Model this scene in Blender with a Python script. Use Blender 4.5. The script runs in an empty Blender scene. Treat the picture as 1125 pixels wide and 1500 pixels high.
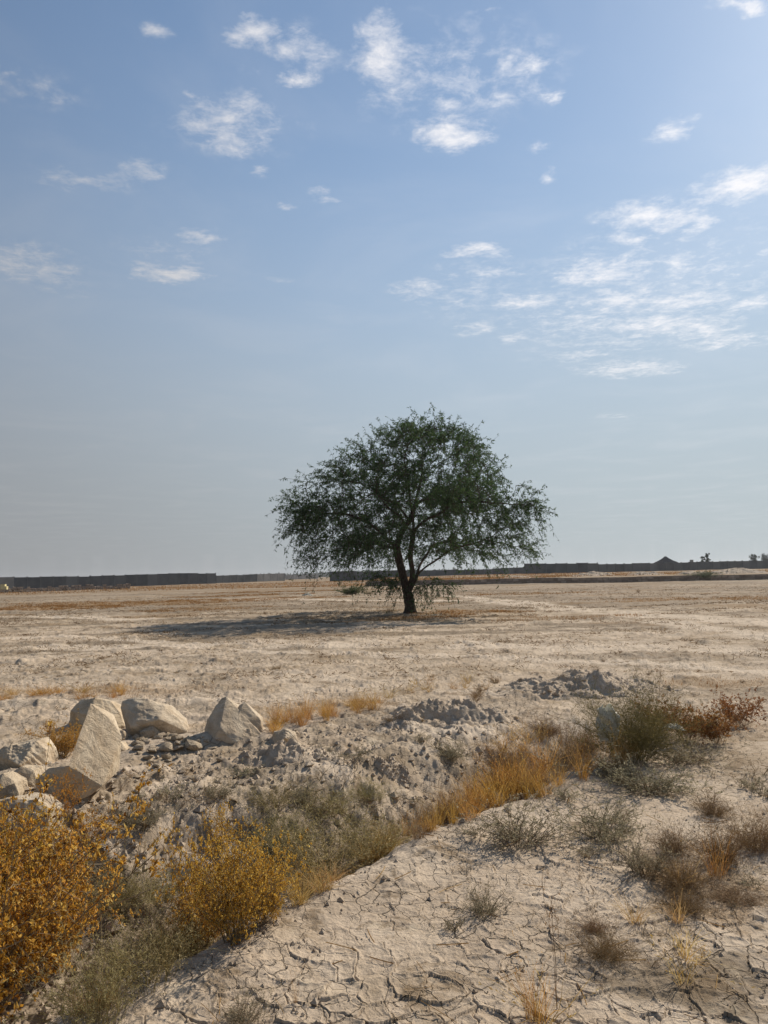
import bpy, math, random
import numpy as np
from mathutils import Matrix, Vector

S = bpy.context.scene
COL = S.collection
RNG = np.random.default_rng(7)
random.seed(7)
rad = math.radians

# ------------------------------------------------------------------ camera
FPX, CX, CY = 1127.0, 562.5, 750.0          # focal length in pixels of the 1125 x 1500 photograph
EYE = 1.6
PITCH = math.atan((841.5 - 750) / FPX)
ROLL = math.atan(0.0209)
SUN_AZ, SUN_EL = 41.0, 35.5                 # degrees right of the view axis, above the horizon

_fw = np.array([0, math.cos(PITCH), math.sin(PITCH)])
_u0 = np.array([0, -math.sin(PITCH), math.cos(PITCH)])
_r0 = np.array([1.0, 0, 0])
_rt = math.cos(ROLL) * _r0 - math.sin(ROLL) * _u0
_up = math.sin(ROLL) * _r0 + math.cos(ROLL) * _u0

def ray(px, py):
    d = _rt * (px - CX) / FPX + _up * (CY - py) / FPX + _fw
    return d / np.linalg.norm(d)

cam_d = bpy.data.cameras.new("camera")
cam = bpy.data.objects.new("camera", cam_d)
COL.objects.link(cam)
cam.matrix_world = Matrix(((_rt[0], _up[0], -_fw[0], 0), (_rt[1], _up[1], -_fw[1], 0),
                           (_rt[2], _up[2], -_fw[2], EYE), (0, 0, 0, 1)))
cam_d.sensor_fit = 'VERTICAL'
cam_d.sensor_height = 36
cam_d.sensor_width = 27
cam_d.lens = FPX / 1500 * 36
cam_d.clip_start, cam_d.clip_end = 0.05, 20000
S.camera = cam

# ------------------------------------------------------------------ noise
def _hash(ix, iy, seed):
    h = (ix.astype(np.int64) * 374761393 + iy.astype(np.int64) * 668265263 + seed * 974634777) & 0xFFFFFFFF
    h = ((h ^ (h >> 13)) * 1274126177) & 0xFFFFFFFF
    h = ((h ^ (h >> 16)) * 2246822519) & 0xFFFFFFFF
    return (h ^ (h >> 15)) & 0xFFFFFFFF

def perlin(x, y, seed=0):
    x0 = np.floor(x); y0 = np.floor(y)
    fx = x - x0; fy = y - y0
    ix = x0.astype(np.int64); iy = y0.astype(np.int64)
    def g(i, j):
        a = _hash(ix + i, iy + j, seed) * (2 * math.pi / 4294967296.0)
        return np.cos(a) * (fx - i) + np.sin(a) * (fy - j)
    u = fx * fx * fx * (fx * (fx * 6 - 15) + 10)
    v = fy * fy * fy * (fy * (fy * 6 - 15) + 10)
    a = g(0, 0); b = g(1, 0); c = g(0, 1); d = g(1, 1)
    return ((a + u * (b - a)) * (1 - v) + (c + u * (d - c)) * v) * 1.5

def fbm(x, y, octaves, seed=0, gain=0.5):
    t = 0.0; amp = 1.0; f = 1.0
    for o in range(octaves):
        t = t + amp * perlin(x * f + o * 17.3, y * f - o * 9.1, seed + o)
        amp *= gain; f *= 2.03
    return t

def ridged(x, y, octaves, seed=0, gain=0.5):
    t = 0.0; amp = 1.0; f = 1.0
    for o in range(octaves):
        t = t + amp * (1 - np.abs(perlin(x * f + o * 7.7, y * f + o * 3.1, seed + o)) * 1.6)
        amp *= gain; f *= 2.07
    return t

def voronoi(x, y, seed=0):
    """F1, F2-F1, random of the nearest cell, offset to the nearest point"""
    ix = np.floor(x).astype(np.int64); iy = np.floor(y).astype(np.int64)
    f1 = np.full(x.shape, 9.0); f2 = np.full(x.shape, 9.0)
    idr = np.zeros(x.shape); ox = np.zeros(x.shape); oy = np.zeros(x.shape)
    for i in (-1, 0, 1):
        for j in (-1, 0, 1):
            h1 = _hash(ix + i, iy + j, seed) / 4294967296.0
            h2 = _hash(ix + i, iy + j, seed + 91) / 4294967296.0
            dx = ix + i + 0.1 + 0.8 * h1 - x; dy = iy + j + 0.1 + 0.8 * h2 - y
            d = np.hypot(dx, dy)
            near = d < f1
            f2 = np.where(near, f1, np.minimum(f2, d))
            f1 = np.where(near, d, f1)
            idr = np.where(near, (h1 * 7.13 + h2 * 3.7) % 1.0, idr)
            ox = np.where(near, dx, ox); oy = np.where(near, dy, oy)
    return f1, f2 - f1, idr, ox, oy

def sstep(a, b, x):
    t = np.clip((x - a) / (b - a), 0, 1)
    return t * t * (3 - 2 * t)

# ------------------------------------------------------------------ mesh building
class Geo:
    """collects vertex / face arrays of one mesh; 'tint' is a 0..1 value per vertex"""
    def __init__(self):
        self.v = []; self.q = []; self.t = []; self.c = []; self.n = 0
    def add(self, v, quads=None, tris=None, tint=None):
        v = np.asarray(v, float).reshape(-1, 3)
        if quads is not None and len(quads): self.q.append(np.asarray(quads, np.int64).reshape(-1, 4) + self.n)
        if tris is not None and len(tris): self.t.append(np.asarray(tris, np.int64).reshape(-1, 3) + self.n)
        c = np.zeros(len(v)) if tint is None else np.broadcast_to(np.asarray(tint, float), (len(v),))
        self.v.append(v); self.c.append(c); self.n += len(v)
    def tubes(self, P, R, sides=3, tint=None):
        """P (N,K,3) centre lines, R (N,K) radii"""
        P = np.asarray(P, float); R = np.asarray(R, float)
        N, K, _ = P.shape
        T = np.gradient(P, axis=1)
        T /= np.linalg.norm(T, axis=2, keepdims=True) + 1e-9
        ref = np.where(np.abs(T[:, :1, 2:3]) > 0.9, np.array([[[1.0, 0, 0]]]), np.array([[[0, 0, 1.0]]]))
        ref = np.broadcast_to(ref, T.shape)
        A = np.cross(T, ref); A /= np.linalg.norm(A, axis=2, keepdims=True) + 1e-9
        B = np.cross(T, A)
        an = np.arange(sides) * 2 * math.pi / sides
        V = P[:, :, None, :] + R[:, :, None, None] * (A[:, :, None, :] * np.cos(an)[None, None, :, None] + B[:, :, None, :] * np.sin(an)[None, None, :, None])
        idx = np.arange(N * K * sides).reshape(N, K, sides)
        a = idx[:, :-1, :]; b = idx[:, 1:, :]
        q = np.stack([a, np.roll(a, -1, 2), np.roll(b, -1, 2), b], -1).reshape(-1, 4)
        tt = None
        if tint is not None:
            tt = np.broadcast_to(np.asarray(tint, float).reshape(N, -1)[:, :1, None] if np.ndim(tint) else np.full((N, 1, 1), tint), (N, K, sides)).reshape(-1)
        self.add(V.reshape(-1, 3), quads=q, tint=tt)
    def ribbons(self, P, W, side, tint=None):
        """P (N,K,3), W (N,K) half widths, side (N,3)"""
        P = np.asarray(P, float); N, K, _ = P.shape
        s = side[:, None, :] * W[:, :, None]
        V = np.stack([P - s, P + s], 2)
        idx = np.arange(N * K * 2).reshape(N, K, 2)
        q = np.stack([idx[:, :-1, 0], idx[:, :-1, 1], idx[:, 1:, 1], idx[:, 1:, 0]], -1).reshape(-1, 4)
        tt = None if tint is None else np.broadcast_to(np.asarray(tint)[:, None, None], (N, K, 2)).reshape(-1)
        self.add(V.reshape(-1, 3), quads=q, tint=tt)
    def leaves(self, base, d, nrm, L, W, tint=None, fold=0.25):
        """pointed, folded leaves: two quads meeting on a midrib"""
        n = len(base)
        L = np.broadcast_to(L, (n,))[:, None]; W = np.broadcast_to(W, (n,))[:, None]
        d = d / (np.linalg.norm(d, axis=1, keepdims=True) + 1e-9)
        s = np.cross(d, nrm); s /= np.linalg.norm(s, axis=1, keepdims=True) + 1e-9
        up = np.cross(s, d)
        V = np.stack([base, base + d * L * .45 + s * W + up * W * fold, base + d * L - up * L * .12,
                      base + d * L * .45 - s * W + up * W * fold, base + d * L * .5], 1)
        i = np.arange(n)[:, None] * 5
        q = np.concatenate([i + np.array([[0, 1, 2, 4]]), i + np.array([[0, 4, 2, 3]])])
        tt = None if tint is None else np.repeat(tint, 5)
        self.add(V.reshape(-1, 3), quads=q, tint=tt)
    def quads4(self, base, d, nrm, L, W, tint=None):
        n = len(base)
        L = np.broadcast_to(L, (n,))[:, None]; W = np.broadcast_to(W, (n,))[:, None]
        d = d / (np.linalg.norm(d, axis=1, keepdims=True) + 1e-9)
        s = np.cross(d, nrm); s /= np.linalg.norm(s, axis=1, keepdims=True) + 1e-9
        V = np.stack([base, base + d * L * .5 + s * W, base + d * L, base + d * L * .5 - s * W], 1)
        q = np.arange(n * 4).reshape(n, 4)
        self.add(V.reshape(-1, 3), quads=q, tint=None if tint is None else np.repeat(tint, 4))
    def mesh(self, name, mat, smooth=False):
        v = np.concatenate(self.v) if self.v else np.zeros((0, 3))
        c = np.concatenate(self.c) if self.c else np.zeros(0)
        q = np.concatenate(self.q) if self.q else np.zeros((0, 4), np.int64)
        t = np.concatenate(self.t) if self.t else np.zeros((0, 3), np.int64)
        me = bpy.data.meshes.new(name)
        me.vertices.add(len(v)); me.vertices.foreach_set('co', v.astype(np.float32).ravel())
        loops = np.concatenate([q.ravel(), t.ravel()])
        me.loops.add(len(loops)); me.loops.foreach_set('vertex_index', loops.astype(np.int32))
        me.polygons.add(len(q) + len(t))
        st = np.concatenate([np.arange(len(q)) * 4, len(q) * 4 + np.arange(len(t)) * 3])
        me.polygons.foreach_set('loop_start', st.astype(np.int32))
        me.update(calc_edges=True)
        at = me.attributes.new('tint', 'FLOAT', 'POINT'); at.data.foreach_set('value', c.astype(np.float32))
        if smooth: me.shade_smooth()
        else: me.shade_flat()
        if mat: me.materials.append(mat)
        return me
    def build(self, name, mat, parent=None, smooth=False):
        o = bpy.data.objects.new(name, self.mesh(name, mat, smooth))
        COL.objects.link(o)
        if parent: o.parent = parent
        return o

def tag(o, label=None, cat=None, group=None, kind=None):
    if label: o['label'] = label
    if cat: o['category'] = cat
    if group: o['group'] = group
    if kind: o['kind'] = kind
    return o

def empty(name, loc=(0, 0, 0), rz=0.0):
    o = bpy.data.objects.new(name, None); COL.objects.link(o)
    o.location = loc; o.rotation_euler = (0, 0, rz); o.empty_display_size = .1
    return o

def copy_tree(o):
    c = o.copy(); COL.objects.link(c)
    for ch in list(o.children):
        d = ch.copy(); COL.objects.link(d); d.parent = c
    return c

# ------------------------------------------------------------------ node helper
class Nodes:
    def __init__(self, tree):
        self.t = tree; tree.nodes.clear()
    def n(self, typ, **kw):
        nd = self.t.nodes.new(typ)
        for k, v in kw.items(): setattr(nd, k, v)
        return nd
    def l(self, a, b): self.t.links.new(a, b)
    def _in(self, sock, v):
        if isinstance(v, bpy.types.NodeSocket): self.l(v, sock)
        elif isinstance(v, (tuple, list)) and len(v) == 3 and sock.type == 'RGBA': sock.default_value = (*v, 1)
        elif v is not None: sock.default_value = v
    def math(self, op, a, b=None, c=None, clamp=False):
        nd = self.n('ShaderNodeMath', operation=op, use_clamp=clamp)
        for i, v in enumerate((a, b, c)): self._in(nd.inputs[i], v)
        return nd.outputs[0]
    def mix(self, f, a, b, mode='MIX'):
        nd = self.n('ShaderNodeMix', data_type='RGBA', blend_type=mode)
        self._in(nd.inputs[0], f)
        for s, v in ((nd.inputs[6], a), (nd.inputs[7], b)):
            if isinstance(v, (tuple, list)) and len(v) == 3: v = (*v, 1)
            self._in(s, v)
        return nd.outputs[2]
    def noise(self, vec, scale, detail=4, rough=.55, dist=0.0):
        nd = self.n('ShaderNodeTexNoise')
        if vec is not None: self.l(vec, nd.inputs['Vector'])
        nd.inputs['Scale'].default_value = scale; nd.inputs['Detail'].default_value = detail
        nd.inputs['Roughness'].default_value = rough; nd.inputs['Distortion'].default_value = dist
        return nd.outputs['Fac']
    def vor(self, vec, scale, feature='F1', out='Distance'):
        nd = self.n('ShaderNodeTexVoronoi', feature=feature)
        if vec is not None: self.l(vec, nd.inputs['Vector'])
        nd.inputs['Scale'].default_value = scale
        return nd.outputs[out]
    def ramp(self, v, lo, hi, a=0.0, b=1.0, smooth=True):
        nd = self.n('ShaderNodeMapRange', interpolation_type='SMOOTHSTEP' if smooth else 'LINEAR')
        self._in(nd.inputs[0], v)
        for i, x in enumerate((lo, hi, a, b)): nd.inputs[i + 1].default_value = x
        return nd.outputs[0]
    def attr(self, name, out='Fac'):
        nd = self.n('ShaderNodeAttribute', attribute_name=name)
        return nd.outputs[out]
    def bump(self, h, strength, dist, normal=None):
        nd = self.n('ShaderNodeBump'); self.l(h, nd.inputs['Height'])
        nd.inputs['Strength'].default_value = strength; nd.inputs['Distance'].default_value = dist
        if normal is not None: self.l(normal, nd.inputs['Normal'])
        return nd.outputs[0]

def new_mat(name):
    m = bpy.data.materials.new(name); m.use_nodes = True
    return m, Nodes(m.node_tree)

def finish(N, col, normal=None, rough=.9, spec=.15, trans=0.0, trans_col=None):
    p = N.n('ShaderNodeBsdfPrincipled')
    N._in(p.inputs['Base Color'], (*col, 1) if isinstance(col, tuple) and len(col) == 3 else col)
    N._in(p.inputs['Roughness'], rough)
    p.inputs['Specular IOR Level'].default_value = spec
    if normal is not None: N.l(normal, p.inputs['Normal'])
    out = N.n('ShaderNodeOutputMaterial')
    sh = p.outputs[0]
    if trans > 0:
        t = N.n('ShaderNodeBsdfTranslucent')
        N._in(t.inputs['Color'], trans_col if trans_col is not None else col)
        mx = N.n('ShaderNodeMixShader'); mx.inputs[0].default_value = trans
        N.l(sh, mx.inputs[1]); N.l(t.outputs[0], mx.inputs[2]); sh = mx.outputs[0]
    N.l(sh, out.inputs[0])

def plant_mat(name, dark, mid, light, trans=.3, jitter=.25, dusty=0.0):
    """leaf / stem material: 'tint' picks the shade, each plant differs a little"""
    m, N = new_mat(name)
    t = N.attr('tint')
    c = N.mix(N.ramp(t, 0, .5, smooth=False), dark, mid)
    c = N.mix(N.ramp(t, .5, 1, smooth=False), c, light)
    oi = N.n('ShaderNodeObjectInfo')
    hs = N.n('ShaderNodeHueSaturation')
    N.l(c, hs.inputs['Color'])
    N.l(N.ramp(oi.outputs['Random'], 0, 1, 1 - jitter, 1 + jitter, False), hs.inputs['Value'])
    N.l(N.ramp(N.math('FRACT', N.math('MULTIPLY', oi.outputs['Random'], 7.31)), 0, 1, .488, .512, False), hs.inputs['Hue'])
    c = hs.outputs[0]
    finish(N, c, rough=.75, spec=.2, trans=trans, trans_col=c)
    return m
# ------------------------------------------------------------------ terrain shape
def flat_at(px, py, z=0.0):
    d = ray(px, py); t = (z - EYE) / d[2]
    return np.array([d[0] * t, d[1] * t])

# near edge of the ditch, from beyond the lower left corner to where it peters out
EDGE = [flat_at(-330, 1640)] + [flat_at(*p) for p in
        ((70, 1492), (250, 1402), (400, 1340), (500, 1288), (600, 1236), (700, 1196), (850, 1132), (960, 1090), (1060, 1062))]
EDGE = np.array(EDGE)
EDGE_LEN = np.concatenate([[0], np.cumsum(np.linalg.norm(np.diff(EDGE, axis=0), axis=1))])

def edge_dist(x, y):
    """signed distance from the ditch edge (+ towards the ditch) and the length along it"""
    best = np.full(x.shape, 1e9); sg = np.zeros(x.shape); al = np.zeros(x.shape)
    for i in range(len(EDGE) - 1):
        a = EDGE[i]; b = EDGE[i + 1]; ab = b - a; L2 = ab @ ab
        t = ((x - a[0]) * ab[0] + (y - a[1]) * ab[1]) / L2
        tc = np.clip(t, 0, 1)
        d = np.hypot(x - a[0] - tc * ab[0], y - a[1] - tc * ab[1])
        s = ab[0] * (y - a[1]) - ab[1] * (x - a[0])
        m = d < best - 1e-9
        best = np.where(m, d, best); sg = np.where(m, np.sign(s), sg)
        al = np.where(m, EDGE_LEN[i] + tc * math.sqrt(L2), al)
    return best * np.where(sg == 0, 1, sg), al

def dome(x, y, cx, cy, rx, ry, h, rot=0.0):
    c, s = math.cos(rot), math.sin(rot)
    u = ((x - cx) * c + (y - cy) * s) / rx; v = (-(x - cx) * s + (y - cy) * c) / ry
    return h * np.exp(-(u * u + v * v) * 1.6)

def terrain(x, y, masks=False):
    x = np.asarray(x, float); y = np.asarray(y, float)
    r = np.hypot(x, y)
    z = 0.10 * fbm(x * .05, y * .05, 3, 11) * sstep(6, 30, r)
    z = z + 0.028 * fbm(x * .45, y * .45, 3, 12) * sstep(2, 7, r)
    # low terrace held by the stone wall on the right, rising towards the boundary walls
    z = z + 0.62 * sstep(0, .5, y - terrace_front(x)) * sstep(-4, -1, x) + .30 * sstep(14, 95, y - terrace_front(x)) * sstep(-20, 40, x)
    z = z - 0.35 * sstep(20, 120, -x - 0) * sstep(60, 150, y) + .5 * sstep(120, 220, y) * sstep(40, -30, x) * 0
    near = r < 30
    d = np.full(x.shape, -9.0); al = np.zeros(x.shape)
    if near.any():
        d[near], al[near] = edge_dist(x[near], y[near])
    wob = np.where(near, .10 * perlin(x * 1.7, y * 1.7, 31) + .05 * perlin(x * 5, y * 5, 32) + .02 * perlin(x * 14, y * 14, 37), 0)
    s = d + wob
    endf = sstep(EDGE_LEN[-1] + .2, EDGE_LEN[-1] - 2.2, al)
    wide = 1.0 + .35 * sstep(3.2, 1.0, al)
    sw = s / wide
    prof = -0.32 * sstep(-.04, .34, s) + 0.32 * sstep(.72, 1.55, sw) + .07 * sstep(1.1, 1.7, sw) * sstep(4.5, 2.2, sw)
    prof = prof + .035 * np.exp(-((s + .18) / .16) ** 2)
    z = z + prof * endf
    # trodden, crumbled spoil on the far bank
    rough = sstep(.05, .5, s) * sstep(4.3, 2.0, sw) * endf
    rough = np.maximum(rough, .35 * sstep(.15, -.05, np.abs(s + .15) - .12) * endf)
    rid = near & (rough > .01)
    if rid.any():
        xr = x[rid]; yr = y[rid]
        cl = .042 * fbm(xr * 2.4, yr * 2.4, 5, 33, .6) + .016 * (ridged(xr * 4.5, yr * 4.5, 3, 36, .5) - 1.1)
        f1, e, idr, ox, oy = voronoi(xr * 8 + .5 * perlin(xr * 9, yr * 9, 35), yr * 8, 34)
        cl = cl + .022 * (idr - .45) * sstep(.02, .18, e)
        f1, e, idr, ox, oy = voronoi(xr * 21 + .5 * perlin(xr * 20, yr * 20, 38), yr * 21, 39)
        cl = cl + .009 * (idr - .35) * sstep(.0, .25, e)
        z[rid] += cl * rough[rid]
    z = z + dome(x, y, *flat_at(330, 1100), .95, .35, .13, .2)
    z = z + dome(x, y, *flat_at(60, 1160), .8, .6, .12, 0)
    if not masks:
        return z
    return z, d, s, sw, al, endf, rough

def terrace_front(x):
    # plan line of the retaining stone wall (y as a function of x)
    return 104.0 - .20 * (np.asarray(x, float) - 10)

def ground_at(px, py):
    d = ray(px, py)
    t = np.geomspace(1.2, 900, 4000)
    zz = EYE + d[2] * t - terrain(d[0] * t, d[1] * t)
    k = np.argmax(zz < 0)
    if zz[k] >= 0: k = len(t) - 1
    f = zz[k - 1] / (zz[k - 1] - zz[k] + 1e-12)
    tt = t[k - 1] + f * (t[k] - t[k - 1])
    x, y = d[0] * tt, d[1] * tt
    return np.array([x, y, float(terrain(np.array([x]), np.array([y]))[0])])

def hz(x, y):
    return float(terrain(np.array([float(x)]), np.array([float(y)]))[0])

# ------------------------------------------------------------------ ground mesh: one sheet, dense near, to the horizon
def build_ground():
    ang = list(np.arange(-29, 29.001, .058))
    a = 29.06
    left = []
    st = .06
    while a < 180:
        left.append(a); st = min(st * 1.06, 3.0); a += st
    ang = np.array(sorted([-v for v in left] + ang + left))
    rr = [.35]
    while rr[-1] < 2.0: rr.append(rr[-1] * 1.06)
    while rr[-1] < 130: rr.append(rr[-1] + min(rr[-1] ** 2 * (.0005 if rr[-1] < 4.6 else .0009), .0062 * rr[-1]))
    while rr[-1] < 9000: rr.append(rr[-1] * 1.03)
    rr = np.array(rr)
    A, R = np.meshgrid(np.radians(ang), rr)
    x = (R * np.sin(A)).ravel(); y = (R * np.cos(A)).ravel(); r = R.ravel()
    z, d, s, sw, al, endf, rough = terrain(x, y, True)
    # cracked, curled mud plates on the flat near side; finer crusts elsewhere
    zone = sstep(15, 7, r) * (1 - np.clip(rough, 0, 1)) * sstep(-.05, -.35, s)
    nz = r < 15
    xs, ys = x[nz], y[nz]
    wx = xs + .030 * perlin(xs * 7, ys * 7, 51) + .012 * perlin(xs * 23, ys * 23, 53)
    wy = ys + .030 * perlin(xs * 7, ys * 7, 52) + .012 * perlin(xs * 23, ys * 23, 54)
    open_ = sstep(-.40, .12, fbm(xs * .9, ys * .9, 2, 55) + .45 * np.clip(1 - np.hypot(xs - .75, ys - 3.1) / 1.6, -1, 1) + .0)
    crk = np.zeros(xs.shape); lift = np.zeros(xs.shape)
    for sc, wgt, wd, seed in ((7.2, 1.0, .040, 61), (15.0, .40, .040, 62)):
        f1, e, idr, ox, oy = voronoi(wx * sc, wy * sc, seed)
        wmod = np.clip(.72 + 1.0 * perlin(xs * 2.6, ys * 2.6, seed + 5), 0, 1.5)
        c = sstep(wd * wmod + .004, 0, e) * np.clip(wmod * 1.6, 0, 1)
        crk = np.maximum(crk, c * wgt)
        a1 = idr * 6.283; tilt = (.009 if sc < 10 else .003)
        lift += wgt * tilt * (np.cos(a1) * ox + np.sin(a1) * oy) + wgt * .007 * (idr - .5)
        lift += wgt * .006 * sstep(.30, .05, e)                      # curled rims
    zone_n = zone[nz]
    z[nz] += zone_n * (open_ * (lift - .013 * crk) + (1 - open_) * (.35 * lift - .008 * crk))
    # crusty small relief everywhere near
    z[nz] += sstep(15, 8, r[nz]) * (.0030 * fbm(xs * 9, ys * 9, 4, 71, .6) + .007 * np.clip(perlin(xs * 14, ys * 14, 72) - .25, 0, 1) * (1 - open_ * .7))
    # clods lying in the open field
    fz = (r > 6) & (r < 90)
    xf, yf = x[fz], y[fz]
    z[fz] += sstep(6, 10, r[fz]) * (.040 * np.clip(fbm(xf * 2.6, yf * 2.6, 5, 73, .68) - .05, 0, 1) + .09 * np.clip(fbm(xf * .75, yf * .75, 4, 74, .6) - .42, 0, 1) + .012 * fbm(xf * 7, yf * 7, 2, 75) * sstep(30, 12, r[fz]))
    # masks ---------------------------------------------------------------
    dark = .75 * rough * sstep(-.5, .6, fbm(x * 2.0, y * 2.0, 3, 81) + .1)
    dark = np.maximum(dark, .8 * sstep(.20, .55, s) * sstep(1.3, .8, sw) * endf)          # darker soil colour along the ditch floor
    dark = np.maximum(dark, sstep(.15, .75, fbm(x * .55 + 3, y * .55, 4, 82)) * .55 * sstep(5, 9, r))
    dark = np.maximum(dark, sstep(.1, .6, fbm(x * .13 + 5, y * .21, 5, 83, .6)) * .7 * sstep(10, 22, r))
    pc = flat_at(1030, 1440)
    dark = np.maximum(dark, .9 * sstep(-.1, .45, .75 - np.hypot((x - pc[0]) / .55, (y - pc[1]) / .42) + .5 * fbm(x * 4, y * 4, 3, 84)))
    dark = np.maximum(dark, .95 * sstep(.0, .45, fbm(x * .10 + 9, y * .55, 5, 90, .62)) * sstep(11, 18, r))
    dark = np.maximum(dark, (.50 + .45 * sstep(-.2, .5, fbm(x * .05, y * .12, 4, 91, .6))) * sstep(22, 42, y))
    litter = sstep(.25, .7, fbm(x * .16, y * .28, 4, 85, .55)) * sstep(12, 26, r) * .8
    litter = np.maximum(litter, .9 * sstep(75, 120, y) * sstep(-.5, .4, fbm(x * .04, y * .06, 3, 86)))
    for (px, py, wx_, wy_, k) in GRASS_PATCHES:
        c = flat_at(px, py)
        dd = np.hypot((x - c[0]) / wx_, (y - c[1]) / wy_)
        litter = np.maximum(litter, min(k, 1) * sstep(1.1, .4, dd + .5 * fbm(x * .5, y * .5, 3, 87)))
    pc = flat_at(1000, 1300)
    litter = np.maximum(litter, .7 * sstep(0, .6, .8 - np.hypot((x - pc[0]) / .5, (y - pc[1]) / .9) + .5 * fbm(x * 3, y * 3, 3, 88)))
    # vehicle tracks: pale, compacted
    pale = np.zeros(x.shape)
    for (pts, w) in TRACKS:
        P = np.array([flat_at(*p) for p in pts]); best = np.full(x.shape, 1e9)
        for i in range(len(P) - 1):
            a, b = P[i], P[i + 1]; ab = b - a
            t = np.clip(((x - a[0]) * ab[0] + (y - a[1]) * ab[1]) / (ab @ ab), 0, 1)
            best = np.minimum(best, np.hypot(x - a[0] - t * ab[0], y - a[1] - t * ab[1]))
        pale = np.maximum(pale, sstep(w, w * .3, best + .5 * w * perlin(x * .5, y * .5, 89)))
    far = r > 12
    dark = np.where(far, dark * (1 - .85 * pale), dark); litter = litter * (1 - .85 * pale)
    ng, nr = len(ang), len(rr)
    idx = np.arange(ng * nr).reshape(nr, ng)
    nx = np.roll(idx, -1, 1)
    q = np.stack([idx[:-1], nx[:-1], nx[1:], idx[1:]], -1).reshape(-1, 4)[:, ::-1]
    G = Geo()
    cz = float(z[:ng].mean())
    V = np.concatenate([np.stack([x, y, z], 1), [[0, 0, cz]]])
    tri = np.stack([idx[0], nx[0], np.full(ng, ng * nr)], -1)[:, ::-1]
    G.add(V, quads=q, tris=tri)
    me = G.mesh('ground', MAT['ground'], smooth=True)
    at = me.attributes.new('soil', 'FLOAT_COLOR', 'POINT')
    C = np.ones((len(V), 4), np.float32); C[-1, :3] = 0
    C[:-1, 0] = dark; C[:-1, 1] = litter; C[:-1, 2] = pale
    at.data.foreach_set('color', C.ravel())
    o = bpy.data.objects.new('ground', me); COL.objects.link(o)
    tag(o, 'dry cracked pale mud plain with a shallow ditch', 'ground', kind='structure')
    print('ground verts', len(V))

GRASS_PATCHES = [(200, 884, 10.0, 6, 1.2), (90, 890, 5, 4, 1.1), (330, 880, 9, 3, .7), (450, 866, 12, 3, .8), (690, 897, 2.6, 1.6, .9), (600, 905, 2.2, 1.2, .9), (100, 1014, 2.2, .7, .6), (470, 1040, 1.1, .8, .5),
                 (780, 870, 6, 3, .3), (1050, 878, 7, 3, .5), (350, 872, 7, 4, .6), (820, 905, 3, 1.5, .4), (1080, 1000, 1.6, .5, .6), (300, 893, 4, 2, .5)]
TRACKS = [(((-200, 962), (100, 945), (400, 948), (700, 945), (1000, 950), (1300, 962)), .9),
          (((-200, 942), (100, 930), (400, 955), (700, 962), (1000, 975), (1300, 1000)), .45),
          (((300, 878), (500, 880), (700, 878), (860, 895), (1000, 905), (1300, 925)), 1.3),
          (((640, 872), (760, 880), (900, 900), (1100, 930), (1300, 960)), .8),
          (((-100, 905), (80, 903), (200, 907)), 1.0),
          (((560, 1075), (700, 1080), (850, 1055)), .25)]

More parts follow.
